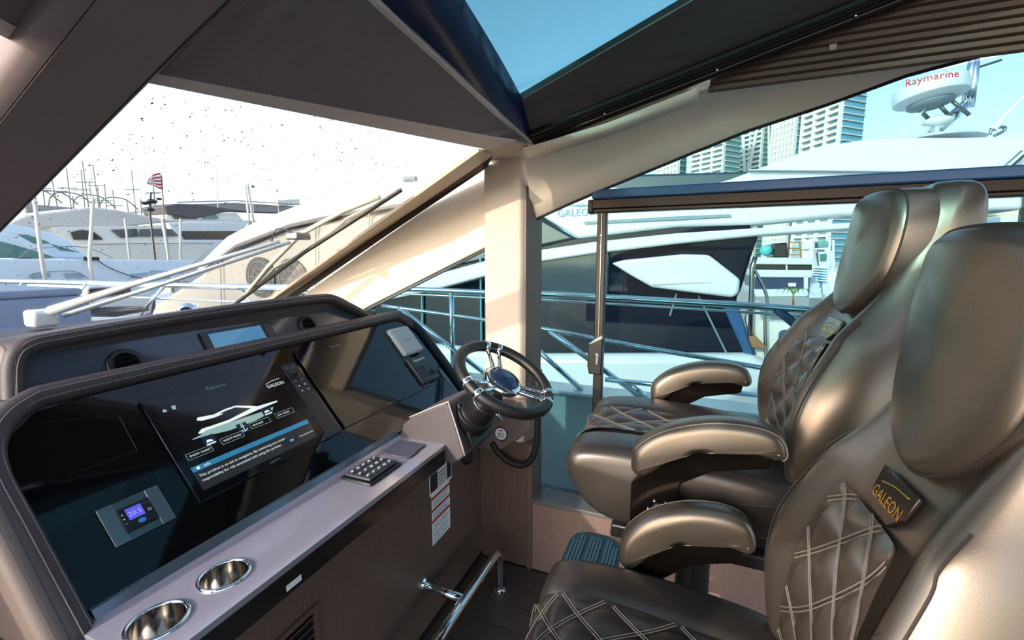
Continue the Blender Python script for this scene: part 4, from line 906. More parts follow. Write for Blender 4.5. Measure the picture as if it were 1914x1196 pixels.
# cockpit fittings aft
ca = [(6.6,-0.85,1.245),(6.6,-0.887,1.597),(6.6,-0.96,1.871)]
obj('cockpit_post', B().tube([(6.6,-0.827,0.375),(6.6,-0.8,0.958),(6.6,-0.784,1.386),(6.6,-0.811,1.527)], .03, 8), STEEL, ny, smooth=True)
obj('cockpit_rail', B().tube(cat([(6.6,-0.796,1.386),(6.6,-0.911,1.176),(6.6,-0.988,0.965),(6.6,-0.983,0.677),(6.6,-1.042,0.022)],5), .02, 8), STEEL, ny, smooth=True)
slab('cockpit_coaming', [(6.7,-0.774,0.653),(6.7,-0.83,1.06),(6.7,-0.917,0.917),(6.7,-0.96,0.663),(6.7,-1.431,0.659),(6.7,-1.486,-0.032),(6.7,-0.918,0.153)], .3, WHITE2, bevel=.05)
slab('cockpit_seat', [(6.6,-1.165,0.558),(6.6,-1.37,0.571),(6.6,-1.464,-0.009),(6.6,-1.191,-0.037)], .5, mat('navy_vinyl', srgb(60,84,104), .5), bevel=.06)
slab('boarding_table', [(6.5,-0.797,0.463),(6.5,-0.871,0.483),(6.5,-1.032,0.321),(6.5,-0.844,0.321)], .4, TEAK, bevel=.01)
# radar on its mast
rd = thing('radar_mast', (8.4,-3.2,2.95), 'white round radar scanner on a slanted polished mast above the neighbouring yacht', 'radar')
rc = Vector([(7.6,-2.786,3.647)][0]); px1 = Vector([(7.6,-2.949,3.625)][0]); rad = (px1-rc).length*2.3
ax = Vector((.08,.10,1)).normalized()
obj('radome', B().lathe(rc-ax*rad*.38,ax,[(rad*.55,0),(rad*.86,.04),(rad*.98,rad*.14),(rad*1.0,rad*.42),(rad*.96,rad*.62),(rad*.80,rad*.72),(rad*.3,rad*.78)],40), WHITE, rd, smooth=True, bevel=.01)
obj('radome_base', B().lathe(rc-ax*rad*.52,ax,[(rad*.40,0),(rad*.62,.03),(rad*.62,rad*.14)],32), mat('radome_grey', srgb(120,134,142), .4), rd, smooth=True)
tn = Vector((-1,0,0)); 
tb = B(); word = 'Raymarine'; r_ = rad*1.012
src = text_b(word, rad*.33, (0,0,0), (1,0,0), (0,1,0), align='CENTER')
fwd = Vector((-.90,.43,0)).normalized(); side = Vector((-.43,-.90,0)).normalized()
tb.add([rc+ax*(v.y+rad*.10)+(fwd*cos(v.x/r_+.12)+side*sin(v.x/r_+.12))*r_ for v in src.v], src.f)
obj('scanner_name', tb, RPRINT, rd, fix=False)
mst = [(8,-3.034,3.171),(8,-3.253,3.493),(8,-3.245,4.067),(8,-3.266,4.458)]
obj('mast_tube', B().tube([(7.9,-2.965,3.174),(7.9,-3.288,3.52)], .07, 10), CHROME, rd, smooth=True)
obj('mast_tube', B().tube([(7.9,-3.329,3.488),(7.9,-3.335,3.818),(7.9,-3.312,4.213)], .05, 10), CHROME, rd, smooth=True)
obj('mast_tube', B().tube([(7.9,-3.285,3.493),(7.9,-3.292,3.825),(7.9,-3.301,4.215)], .05, 10), CHROME, rd, smooth=True)
for a in ([(7.7,-2.618,3.609),(7.7,-2.841,3.34)],[(7.7,-2.852,3.605),(7.7,-3.077,3.326)],[(7.8,-3.007,3.657),(7.8,-3.298,3.362)],[(7.9,-3.151,3.778),(7.9,-3.334,3.587)]):
    obj('mast_strut', B().tube(a, .025, 8), STEEL, rd, smooth=True)
obj('mast_spreader', B().tube([(7.9,-3.36,3.972),(7.9,-3.581,4.028)], .015, 8), STEEL, rd)
gm = [(7.6,-2.908,3.105),(7.6,-2.898,3.199),(7.6,-2.739,3.256),(7.6,-3.045,3.223)]
gr = (Vector(gm[2])-Vector(gm[3])).length/2
obj('gps_mushroom', B().lathe(Vector(gm[0]),(0,0,1),[(.03,0),(.03,.10),(gr*.4,.11),(gr,.15),(gr*.95,.19),(gr*.4,.23)],24), WHITE, rd, smooth=True)
obj('whip_antenna', B().tube([(7.6,-2.532,3.088),(7.6,-2.785,3.496)], .012, 6), WHITE, rd)
obj('whip_antenna', B().tube([(7.6,-3.461,3.113),(7.6,-3.704,3.475),(7.6,-3.997,3.974)], [.04,.02,.015], 8), WHITE, rd)
obj('antenna_mount', B().tube(cat([(7.6,-3.438,3.052),(7.6,-3.459,3.126),(7.6,-3.569,3.128),(7.6,-3.555,3.078),(7.6,-3.48,3.035)],4), .018, 6), STEEL, rd, smooth=True)
obj('hardtop_hatch_strut', B().tube([(7.1,-3.366,2.513),(7.1,-3.535,2.722)], .04, 8), STEEL, rd)
obj('mast_foot', B().lathe(Vector([(7.7,-2.925,3.061)][0]),(0,0,1),[(.5,-.03),(.4,.02),(.1,.06)],24), WHITE, rd)

# ================================================================== HARBOUR
props(obj('water', B().add([(-1500,-1500,-1.55),(1500,-1500,-1.55),(1500,1500,-1.55),(-1500,1500,-1.55)],[(0,1,2,3)]), WATERM), 'harbour water around the moored boats', 'water', kind='stuff')
BLUEW = mat('bluish_white_hull', srgb(206,220,232), .3)  # plain bluish white, one even colour
GREENG = mat('green_tinted_glass', srgb(70,120,112), .1)
BLK = mat('black_boat_glass', srgb(18,20,24), .1)
GREYC = mat('grey_canopy', srgb(206,200,194), .8)
NAVY = mat('navy_paint', srgb(40,56,88), .3)
CONC = mat('concrete', srgb(190,182,170), .9, 0, .2, .2, 20.)
def ex(name, pts, vec, m, par, bevel=.03):
    if name == 'hull':
        pts = [Vector(p) for p in pts]; zm = min(p.z for p in pts)
        for p in pts:
            if p.z < zm+.35: p.z = -1.6
    return obj(name, B().prism(pts, vec), m, par, bevel=bevel)
# pale blue cruiser ahead
ba = thing('cruiser', (6.5,15,-1.5), 'pale blue white cruiser with green windows ahead of the sun pad', 'boat')
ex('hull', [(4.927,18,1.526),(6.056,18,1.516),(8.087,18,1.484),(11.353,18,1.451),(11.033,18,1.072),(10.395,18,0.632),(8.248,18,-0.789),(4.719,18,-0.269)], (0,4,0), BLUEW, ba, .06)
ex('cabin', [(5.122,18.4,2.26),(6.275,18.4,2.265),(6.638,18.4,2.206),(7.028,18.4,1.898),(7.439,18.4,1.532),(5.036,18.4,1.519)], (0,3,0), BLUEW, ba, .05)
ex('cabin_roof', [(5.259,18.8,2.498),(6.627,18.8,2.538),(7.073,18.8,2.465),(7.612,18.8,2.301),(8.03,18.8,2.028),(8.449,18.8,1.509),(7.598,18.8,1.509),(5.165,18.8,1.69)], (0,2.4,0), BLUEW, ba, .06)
ex('cabin_window', [(5.071,18.36,1.922),(6.232,18.36,2.005),(6.679,18.36,1.843),(7.355,18.36,1.555),(6.178,18.36,1.521),(5.024,18.36,1.511)], (0,.05,0), GREENG, ba, 0)
ex('cabin_window', [(6.578,18.76,2.228),(6.966,18.76,2.23),(7.39,18.76,2.044),(7.454,18.76,1.985),(7.004,18.76,1.97)], (0,.05,0), GREENG, ba, 0)
ex('cabin_window', [(7.488,18.76,1.972),(7.767,18.76,1.85),(8.136,18.76,1.734),(7.685,18.76,1.775)], (0,.05,0), GREENG, ba, 0)
for q in ([(6.637,17.96,1.05),(7.039,17.96,1.074),(7.025,17.96,0.946),(6.624,17.96,0.926)],[(7.351,17.96,1.055),(7.718,17.96,1.063),(7.853,17.96,0.914),(7.407,17.96,0.912)],[(9.102,17.96,0.986),(9.638,17.96,1.024),(9.619,17.96,0.834),(9.088,17.96,0.845)],[(9.717,17.96,1.092),(10.313,17.96,1.078),(10.334,17.96,0.778),(9.687,17.96,0.804)]):
    ex('hull_port', q, (0,.04,0), mat('pale_port_glass', srgb(150,172,186), .2), ba, 0)
obj('deck_rail', B().tube(cat([(6.451,18,1.53),(6.666,18,1.751),(7.139,18,1.842),(7.973,18,1.871),(8.659,18,1.534)],5), .014, 6), STEEL, ba, smooth=True)
obj('deck_rail', B().tube(cat([(6.541,17.9,0.957),(6.716,17.9,1.084),(7.549,17.9,1.116),(7.9,17.9,0.879)],5), .012, 6), STEEL, ba, smooth=True)
cl_ = Vector([(8.042,17.9,1.484)][0])
obj('deck_cleat', B().box(cl_.x-.16,cl_.x+.2,17.85,18.0,cl_.z-.03,cl_.z+.08), RUBBER, ba, bevel=.02)
obj('mooring_line', B().tube(cat([(8.196,17.9,1.46),(8.493,17.9,1.208),(9.022,17.9,0.937),(9.695,17.9,0.723)],5), .015, 6), RUBBER, ba, smooth=True)
# long cream canopy yacht behind it
bb = thing('canopy_yacht', (10,22,-1.5), 'cream yacht under a long pale canopy behind the pale blue cruiser', 'yacht')
ex('hull', [(10.361,25,2.063),(11.865,25,2.208),(16.939,25,2.372),(16.104,25,1.557),(11.751,25,1.129),(9.684,25,1.164)], (0,4,0), WHITE2, bb, .08)
ex('canopy', [(8.998,25.5,2.998),(9.56,25.5,3.32),(10.278,25.5,3.493),(11.822,25.5,3.868),(12.745,25.5,3.825),(13.484,25.5,3.716),(14.763,25.5,3.563),(16.05,25.5,3.562),(14.456,25.5,3.33),(12.356,25.5,2.963),(10.012,25.5,2.811),(8.971,25.5,2.756)], (0,3.4,0), GREYC, bb, .10)
ex('cabin', [(10.166,25.4,2.832),(10.615,25.4,2.887),(14.602,25.4,3.237),(15.358,25.4,2.689),(15.234,25.4,2.202),(10.834,25.4,2.081)], (0,3,0), WHITE2, bb, .06)
ex('dark_window', [(10.804,25.3,2.673),(11.183,25.3,2.795),(11.557,25.3,2.749),(11.811,25.3,2.522),(11.911,25.3,2.388),(10.872,25.3,2.346)], (0,.08,0), BLK, bb, 0)
ex('windshield', [(12.279,25.3,2.861),(13.304,25.3,2.975),(13.394,25.3,2.596),(12.63,25.3,2.503)], (0,.08,0), TGLASS, bb, 0)
ex('windshield', [(13.463,25.3,2.955),(14.385,25.3,3.043),(14.452,25.3,2.66),(13.459,25.3,2.599)], (0,.08,0), TGLASS, bb, 0)
ex('windshield', [(14.595,25.3,3.025),(14.888,25.3,3.058),(15.188,25.3,2.719),(14.63,25.3,2.653)], (0,.08,0), TGLASS, bb, 0)
obj('deck_rail', B().tube([(11.257,24.9,2.14),(13.021,24.9,2.244),(16.759,24.9,2.365)], .02, 6), STEEL, bb)
for k in range(6): obj('hull_stripe', B().box(11.4+k*1.0,12.2+k*1.0,24.93,24.99,.35-.03*k,.42-.03*k), mat('hull_grey', srgb(150,146,140), .5), bb)
# dark canopied boat and white boat farther right
bc2 = thing('dark_canopy_boat', (13,31,-1.5), 'boat under a dark arched canopy near the flag', 'boat')
ex('canopy', [(21.992,38,5.555),(23.121,38,5.891),(25.025,38,5.984),(26.435,38,5.909),(28.834,38,5.889),(26.392,38,5.453),(24.929,38,4.978),(24.059,38,4.805),(22.147,38,4.97)], (0,3,0), mat('charcoal_canopy', srgb(78,76,78), .7), bc2, .08)
ex('hull', [(21.671,38,4.467),(29.061,38,5.059),(28.36,38,3.939),(22.009,38,3.585)], (0,3,0), WHITE, bc2, .08)
ex('cabin', [(22.264,38.2,4.988),(28.076,38.2,5.62),(28.607,38.2,5.029),(22,38.2,4.5)], (0,2.4,0), WHITE2, bc2, .05)
ex('window', [(22.531,38.1,4.962),(24.399,38.1,5.182),(24.482,38.1,4.794),(22.721,38.1,4.649)], (0,.08,0), BLK, bc2, 0)
ex('window', [(24.893,38.1,5.228),(26.055,38.1,5.361),(26.282,38.1,4.969),(24.98,38.1,4.835)], (0,.08,0), GREENG, bc2, 0)
bd2 = thing('white_launch', (15,26,-1.5), 'white launch with a dark window band left of the canvas windshield', 'boat')
ex('hull', [(17.731,31,2.714),(22.606,31,2.91),(21.79,31,1.574),(17.791,31,1.566)], (0,3,0), WHITE, bd2, .08)
ex('cabin', [(18.13,31.2,3.81),(19.536,31.2,3.975),(23.347,31.2,4.18),(23.479,31.2,2.948),(18.752,31.2,2.758)], (0,2.4,0), WHITE, bd2, .08)
ex('window_band', [(18.84,31.1,3.312),(22.736,31.1,3.536),(22.798,31.1,2.919),(19.021,31.1,2.767)], (0,.08,0), BLK, bd2, 0)
# low white tender by the foredeck
be = thing('white_tender', (5.2,9.5,-1.4), 'white boat with black windows showing behind the bow rail', 'boat')
ex('hull', [(4.03,9.3,0.852),(5.008,9.3,0.813),(4.947,9.3,0.216),(3.977,9.3,0.359)], (0,2.5,0), WHITE, be, .05)
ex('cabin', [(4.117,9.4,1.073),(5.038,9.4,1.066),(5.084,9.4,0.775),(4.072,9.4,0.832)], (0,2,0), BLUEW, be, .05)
ex('window', [(4.119,9.34,0.997),(4.353,9.34,1.009),(4.338,9.34,0.865),(4.104,9.34,0.857)], (0,.05,0), BLK, be, 0)
ex('window', [(4.396,9.34,1.006),(4.7,9.34,1.015),(4.71,9.34,0.891),(4.381,9.34,0.861)], (0,.05,0), BLK, be, 0)
# pilings and flagstaff
PILE = mat('pale_piling', srgb(196,190,180), .7)
lab = ['white piling standing behind the windscreen at the far left','tall white piling in front of the cream canopy yacht','thin piling beside the white launch','thin piling right of the white launch, nearer the canvas windshield','short piling in front of the cream yacht hull']
for i,(p,r) in enumerate((([(6.762,17.6,1.882),(6.793,17.6,3.095)],.05),([(7.777,17.4,1.532),(8.056,17.4,3.3)],.05),([(13.535,23.5,1.696),(13.462,23.5,3.282)],.06),([(14.092,23.5,1.701),(14.254,23.5,3.344)],.05),([(11.935,23.5,2.191),(11.933,23.5,3.164)],.04))):
    a = Vector(p[0]); b_ = Vector(p[1]); pl_ = thing('piling', (a.x,a.y,-1.5), lab[i], 'piling', 'dock pilings')
    obj('pile_shaft', B().tube([(a.x,a.y,-1.6),a,b_], r, 10), PILE, pl_, smooth=True)
    obj('pile_cap', B().lathe(b_,(0,0,1),[(r*1.3,0),(r*1.3,.04),(r*.2,.16)],12), PILE, pl_)
tp_ = thing('twin_piling', Vector([(30.321,40,4.279)][0]), 'pair of tall pale pilings standing close together below the bridge', 'piling')
for p in ([(30.435,40,8.579),(30.537,40,4.804)],[(30.724,40,8.723),(30.993,40,4.837)]): obj('pile_shaft', B().tube([p[0],p[1],(p[1][0],p[1][1],-1.5)], .10, 8), PILE, tp_, smooth=True)
lp = props(obj('light_mast', B().tube([[(41.591,60,13.254)][0],[(41.345,60,7.574)][0],([(41.345,60,7.574)][0][0],60,-1.5)], .07, 8), PILE, smooth=True), 'slim light mast rising above the bridge', 'mast')
fs = thing('flag', Vector([(13.803,24,3.676)][0]), 'stars and stripes flag on a staff above the dark canopied boat', 'flag')
f0 = Vector([(13.918,24,5.54)][0]); f1_ = Vector([(13.825,24,3.545)][0])
obj('flagstaff', B().tube([f0,f1_,(f1_.x+.1,f1_.y,-1.55)], .03, 8), mat('staff', srgb(120,96,80), .6), fs, smooth=True)
fa_ = [Vector(p) for p in [(13.882,24,5.641),(13.712,24,5.583),(13.507,24,5.47),(13.343,24,5.233),(13.248,24,5.044)]]; fb_ = [Vector(p) for p in [(13.937,24,4.862),(13.772,24,4.875),(13.613,24,4.923),(13.456,24,4.97),(13.363,24,4.991)]]
STR = [RPRINT, WPRINT]
for k in range(9):
    g0,g1 = k/9,(k+1)/9
    rws = [[a.lerp(b_,g)+Vector((0,.06*sin(i*1.7),0)) for i,(a,b_) in enumerate(zip(fa_,fb_))] for g in (g0,g1)]
    obj('stripe', B().rows(rws), STR[k%2], fs, solid=.01)
cq = [[a.lerp(b_,g)+Vector((0,-.03+.06*sin(i*1.7),0)) for i,(a,b_) in enumerate(list(zip(fa_,fb_))[2:5])] for g in (0,.2,.42)]
obj('canton', B().rows(cq), NAVY, fs, solid=.01)
for k in range(6): 
    c = cq[0][0].lerp(cq[2][2], .12+.15*k)+Vector((0,-.02,0)); obj('star', B().ball(c, .03, (1,.3,1), 6, 4), WPRINT, fs)
tr = thing('radar_pole', Vector([(12.737,23,3.54)][0]), 'dark cluster of radar gear on a pole beside the flag', 'radar')
rp0 = [(12.802,23,4.509),(12.674,23,3.546)]
obj('pole', B().tube([rp0[0],rp0[1],(rp0[1][0],23,-1.55)], .05, 8), BLK, tr)
for (a,b_,w) in ((960,285,.16),(1000,270,.22),(985,320,.20),(1040,250,.12)):
    c = Vector([(8.128,23,4.978),(13.01,23,5.953)][0]); c = Vector(([(12.709,23,3.889)][0][0]+(a-985)*.0075,23,[(12.709,23,3.889)][0][2]-(b_-300)*.0075))
    obj('sensor', B().ball(c, w, (1,1,.5), 10, 6), BLK, tr, smooth=True)
# bridge
bg2 = thing('bridge', Vector([(108.3,150,4.119)][0]), 'long low concrete bridge across the far harbour', 'bridge')
bd_ = [(90.4,150,18.431),(109.9,150,21.171),(137.6,150,22.87),(308.6,150,35.693),(308.6,150,32.467),(137.4,150,20.267),(109.6,150,18.374),(90.1,150,16.116)]
ex('bridge_deck', bd_, (0,10,0), mat('bridge_grey', srgb(150,146,142), .8), bg2, 0)
obj('bridge_rail', B().tube([(89.8,149,18.974),(109.2,149,21.779),(136.8,149,23.588),(306.6,149,37.064)], .25, 6), mat('bridge_rail', srgb(180,178,174), .8), bg2)
bx0 = [(92.3,151,15.695),(138.3,151,19.955)]
for k in range(6):
    x = bx0[0][0]+(bx0[1][0]-bx0[0][0])*k/5
    obj('bridge_pier', B().box(x-1.5,x+1.5,151,156,-1.5,bx0[0][2]), mat('bridge_grey', srgb(150,146,142), .8), bg2)
ex('bridge_house', [(126.6,149,22.038),(136.8,149,23.373),(136.9,149,25.737),(126.7,149,24.078)], (0,6,0), WHITE2, bg2, 0)
# flags far away
for i,p in enumerate(([(34.965,45,9.176),(35.001,45,9.58),(35.5,45,9.426)],[(38.13,45,9.15),(38.25,45,9.711),(38.364,45,9.364)])):
    t = thing('pennant', Vector(p[0]), ('small dark pennant beside the twin pilings','tiny dark pennant to the right of the twin pilings')[i], 'pennant', 'pennants by the bridge')
    obj('pennant_cloth', B().prism(p, (0,.03,0)), NAVY, t); obj('pennant_staff', B().tube([p[1],(p[0][0],p[0][1],-1.55)], .03, 6), PILE, t)
# distant marina clutter: masts, arches, little boats
rq = random.Random(3)
ml = ['distant grey boat with a mast, farthest left under the windshield frame','distant boat with twin masts above the pale blue cruiser','distant boat with a tall aerial left of the tall white piling','distant boat with dark rigging right of the tall white piling','distant boat with short masts left of the flag']
for i,pxx in enumerate((105,135,165,205,248)):
    base = Vector([(16.746,44,18.786)][0])*0
    X_ = {105:[(18.074,44,5.015)][0],135:[(19.003,44,5.106)][0],165:[(19.981,44,5.202)][0],205:[(21.368,44,5.338)][0],248:[(22.979,44,5.496)][0]}[pxx]
    yd = 46+7*i; X_ = Vector(X_)*(yd/44); t = thing('distant_boat', (X_.x,yd,-1.5), ml[i], 'boat', 'distant boats across the harbour')
    k_ = yd/44; w = 2.6*k_; Z = lambda z: 1.5+(z-1.5)*k_*1.35; MG = mat('mast_grey', srgb(132,128,126), .5)
    ex('hull', [(X_.x-w,yd,Z(2.0)),(X_.x+w,yd,Z(2.2)),(X_.x+w*.8,yd,-1.5),(X_.x-w,yd,-1.5)], (0,3,0), WHITE2, t, .1)
    ex('wheelhouse', [(X_.x-w*.6,yd+.2,Z(2.1)),(X_.x+w*.3,yd+.2,Z(2.2)),(X_.x+w*.05,yd+.2,Z(4.4)),(X_.x-w*.6,yd+.2,Z(4.4))], (0,2.4,0), mat('grey_house', srgb(150,150,150), .5), t, .1)
    ex('house_window', [(X_.x-w*.5,yd+.1,Z(3.0)),(X_.x+w*.15,yd+.1,Z(3.0)),(X_.x+w*.05,yd+.1,Z(4.0)),(X_.x-w*.5,yd+.1,Z(4.0))], (0,.08,0), BLK, t, 0)
    for k in range(4):
        x = X_.x-w*.8+rq.random()*w*1.6; h = Z(5.0+rq.random()*2.2)
        obj('mast', B().tube([(x,yd+.5,Z(2)),(x+rq.uniform(-.3,.3),yd+.5,h)], .04*k_, 6), MG, t)
        obj('spreader', B().tube([(x-.6*k_,yd+.5,h*.8),(x+.6*k_,yd+.5,h*.82)], .035*k_, 6), MG, t)
    obj('radar_arch', B().tube(cat([(X_.x-w*.9,yd+.3,Z(2.2)),(X_.x-w*.8,yd+.3,Z(4.8)),(X_.x-w*.2,yd+.3,Z(5.2)),(X_.x+w*.2,yd+.3,Z(4.6))],5), .05*k_, 6), MG, t, smooth=True)
# ================================================================== TOWERS
TW = mat('white_concrete', srgb(236,232,222), .8); TS = mat('tower_core_glass', srgb(126,150,156), .3); TB = mat('tower_blue_glass', srgb(110,168,190), .15); TT = mat('tower_teal_glass', srgb(104,150,152), .2)  # tower cores take one even grey green glass colour
def tower(label, L, M, R, top, style, glassm, step=2.9):
    """L, M, R = ground points of the left edge, near corner and right edge"""
    L,M,R = [Vector((p[0],p[1],0)) for p in (L,M,R)]; Bk = L+R-M
    t = thing('tower', (M.x,M.y,0), label, 'tower', 'city towers behind the marina')
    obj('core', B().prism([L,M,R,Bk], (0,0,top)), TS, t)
    e = (M-L).normalized(); n = Vector((e.y,-e.x,0)); n = n if n.x < 0 else -n
    g = (R-M).normalized(); gn = Vector((g.y,-g.x,0)); gn = gn if gn.dot(M-L) > 0 else -gn
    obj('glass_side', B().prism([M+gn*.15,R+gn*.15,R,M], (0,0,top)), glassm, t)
    b = B(); k = 0
    z = 3.
    while z < top-1:
        b.prism([L+Vector((0,0,z)),M+Vector((0,0,z)),M+n*1.6+Vector((0,0,z)),L+n*1.6+Vector((0,0,z))], (0,0,1.15 if style != 'grid' else .9)); z += step
    props(obj('balcony_bands', b, TW, t), kind='stuff')
    W = (M-L).length; nf = {'bands':3,'grid':6,'v':2}[style]
    for k in range(nf+1):
        p = L.lerp(M, k/nf); w = .7 if style != 'grid' else 1.3
        obj('fin', B().prism([p-e*w/2,p+e*w/2,p+e*w/2+n*1.9,p-e*w/2+n*1.9], (0,0,top)), TW, t)
    if style == 'v':
        for (p0,z0,p1,z1) in ((.05,top,.5,top*.45),(.5,top*.45,.95,top),(.05,0,.5,top*.45),(.5,top*.45,.95,0)):
            a = L.lerp(M,p0)+n*2+Vector((0,0,z0)); c = L.lerp(M,p1)+n*2+Vector((0,0,z1)); obj('brace', B().tube([a,c], 1.0, 6), TW, t)
        for (p0,z0,p1,z1) in ((.05,top,.55,top*.5),(.55,top*.5,.95,top*.8)):
            a = M.lerp(R,p0)+gn*1+Vector((0,0,z0)); c = M.lerp(R,p1)+gn*1+Vector((0,0,z1)); obj('brace', B().tube([a,c], .7, 6), TW, t)
    b = B(); z = 2.
    while z < top-1:
        b.prism([M+gn*.1+Vector((0,0,z)),R+gn*.1+Vector((0,0,z)),R+gn*.9+Vector((0,0,z)),M+gn*.9+Vector((0,0,z))], (0,0,.35)); z += step
    props(obj('glass_bands', b, TW, t), kind='stuff')
    obj('roof_slab', B().prism([L,M,R,Bk], (0,0,1.5)), TW, t).location.z = top
    return t
tower('tallest city tower with white balconies and a blue glass right side', [(262,-49.085,49.853)][0], [(245,-60,45.577)][0], [(255,-70.8,46.707)][0], 105, 'bands', TB)
tower('white gridded city tower just left of the tallest one', [(312,-43.23,60.3)][0], [(298,-52.2,56.8)][0], [(308,-58.8,58.3)][0], 97, 'grid', TT, 3.4)
tower('city tower with white diagonal bracing', [(340,-27.54,67.2)][0], [(327,-39.637,63.6)][0], [(335,-47.629,64.5)][0], 103, 'v', TT, 3.0)
tower('white banded city tower with a teal glass side left of the braced one', [(300,1.416,61.5)][0], [(286,-15.741,57.3)][0], [(296,-24.257,58.6)][0], 86, 'bands', TT)
tower('pale low city tower at the left end of the skyline', [(320,22.288,67.2)][0], [(305,8.984,63.1)][0], [(312,4.991,64.2)][0], 76, 'grid', TT, 3.4)
# ================================================================== DOCK BEYOND THE NEIGHBOUR'S STERN
qd = props(obj('quay', B().box(19,60,-40,-1.0,-1.6,-1.25), CONC), 'concrete quay behind the neighbouring stern', 'quay', kind='structure')
sb = thing('moored_houseboat', (21,-4,-1.25), 'white two deck boat stern with navy and dark window bands on the quay', 'boat')
ex('lower_hull', [(20,-2.518,0.284),(20,-4.362,0.332),(20,-4.386,0.039),(20,-2.541,-0.046)], (4,0,0), WHITE, sb, .05)
ex('navy_window', [(20.1,-2.52,0.77),(20.1,-4.204,0.762),(20.1,-4.241,0.298),(20.1,-2.553,0.279)], (3.6,0,0), NAVY, sb, .02)
ex('name_plate', [(20.05,-3.675,0.558),(20.05,-3.946,0.564),(20.05,-3.948,0.431),(20.05,-3.702,0.425)], (.04,0,0), WPRINT, sb, 0)
ex('mid_deck', [(20,-2.442,1.075),(20,-4.446,1.074),(20,-4.471,0.771),(20,-2.463,0.763)], (4,0,0), WHITE, sb, .05)
ex('corner_post', [(20,-4.181,0.79),(20,-4.325,0.792),(20,-4.364,0.308),(20,-4.22,0.304)], (3.8,0,0), WHITE, sb, .03)
ex('dark_window', [(20.1,-2.506,1.289),(20.1,-4.432,1.264),(20.1,-4.448,1.071),(20.1,-2.52,1.083)], (3.6,0,0), BLK, sb, .02)
ex('upper_rail', [(20,-2.319,1.575),(20,-4.431,1.514),(20,-4.451,1.266),(20,-2.338,1.285)], (4,0,0), WHITE, sb, .05)
ex('window_mullion', [(20.05,-3.544,1.28),(20.05,-3.595,1.28),(20.05,-3.611,1.065),(20.05,-3.56,1.064)], (.1,0,0), WHITE, sb, 0)
ex('gear_box', [(20.6,-3.117,2.12),(20.6,-3.617,2.163),(20.6,-3.685,1.555),(20.6,-3.18,1.555)], (2,0,0), BLK, sb, .05)
ob1 = thing('teal_umbrella', Vector([(21,-2.99,1.578)][0]), 'round teal and white parasol on the upper deck of the stern', 'umbrella')
uc = Vector([(21,-2.97,1.852)][0]); obj('canopy', B().ball(uc, .26, (1,1,.9), 14, 8), mat('teal_cloth', srgb(90,180,176), .7), ob1, smooth=True)
obj('pole', B().tube([uc,uc+Vector((0,0,-.35))], .02, 6), WHITE, ob1)
ld = thing('dock_ladder', Vector([(21,-3.999,1.556)][0]), 'light wooden ladder standing above the stern deck', 'ladder')
for p in ([(21,-3.761,1.556),(21,-3.746,2.216)],[(21,-4.227,1.555),(21,-4.122,2.22)]): obj('stile', B().tube(p, .03, 6), TEAK, ld)
for p in ([(21,-3.732,2.175),(21,-4.126,2.17)],[(21,-3.741,1.932),(21,-4.171,1.929)],[(21,-3.753,1.668),(21,-4.209,1.666)]): obj('rung', B().tube(p, .025, 6), TEAK, ld)
stp = thing('dock_steps', Vector([(20,-4.616,-0.002)][0]), 'grey boarding steps beside the white stern', 'steps')
for k in range(4):
    pts = [[(20,-4.393,0.211),(20,-4.816,0.184),(20,-4.831,0.005),(20,-4.41,-0.009)],[(20.3,-4.455,0.389),(20.3,-4.846,0.374),(20.3,-4.864,0.164),(20.3,-4.471,0.192)],[(20.6,-4.513,0.583),(20.6,-4.85,0.569),(20.6,-4.868,0.356),(20.6,-4.53,0.373)],[(20.9,-4.569,0.787),(20.9,-4.839,0.776),(20.9,-4.857,0.555),(20.9,-4.587,0.569)]][k]
    ex('step', pts, (.5,0,0), mat('step_grey', srgb(196,206,212), .6), stp, .01)
tb_ = thing('blue_skiff', Vector([(22,-5.432,0.152)][0]), 'white skiff with a bright blue slatted cover right of the steps', 'boat')
ex('hull', [(22,-5.277,0.519),(22,-5.569,0.514),(22,-5.617,0.157),(22,-5.325,0.149)], (2,0,0), WHITE, tb_, .05)
for k in range(6): ex('cover_slat', [(22.0,p[1],p[2]-.11*k) for p in [(22,-5.229,1.097),(22,-5.432,1.088),(22,-5.436,1.036),(22,-5.233,1.045)]], (1.5,0,0), mat('sky_blue_slat', srgb(60,150,190), .5), tb_, .01)
pm_ = thing('palm', Vector([(18,-3.508,-0.119)][0]), 'small green palm growing on the quay in front of the stern', 'palm')
p0 = Vector([(18,-3.508,-0.119)][0]); p1 = Vector([(18,-3.492,0.238)][0])
obj('trunk', B().tube([p0,p1], [.035,.025], 8), TEAK, pm_, smooth=True)
PALM = mat('palm_green', srgb(106,146,66), .5)
for k in range(9):
    a = k*2*pi/9+.3; d = Vector((cos(a)*.4,sin(a),0)); l = .42+.1*rq.random()
    pts = [p1,p1+d*l*.4+Vector((0,0,.22)),p1+d*l*.8+Vector((0,0,.22)),p1+d*l*1.15+Vector((0,0,.05))]
    c = cat(pts,4); sdv = d.cross(Vector((0,0,1)))
    obj('frond', B().rows([[p+sdv*.05*sin(pi*(i+.6)/(len(c)+.4)) for i,p in enumerate(c)],c,[p-sdv*.05*sin(pi*(i+.6)/(len(c)+.4)) for i,p in enumerate(c)]]), PALM, pm_, solid=.004)
mb_ = thing('sport_fisher', Vector([(40,-9.321,0.862)][0]), 'tall white sport fishing boat with a tower behind the steps', 'boat')
ex('hull', [(40,-8.086,0.95),(40,-10.508,0.964),(40,-10.566,0.304),(40,-8.47,0.276)], (5,0,0), WHITE, mb_, .1)
ex('house', [(40.5,-8.17,2.209),(40.5,-9.077,2.25),(40.5,-9.352,0.902),(40.5,-8.232,0.894)], (4,0,0), WHITE, mb_, .1)
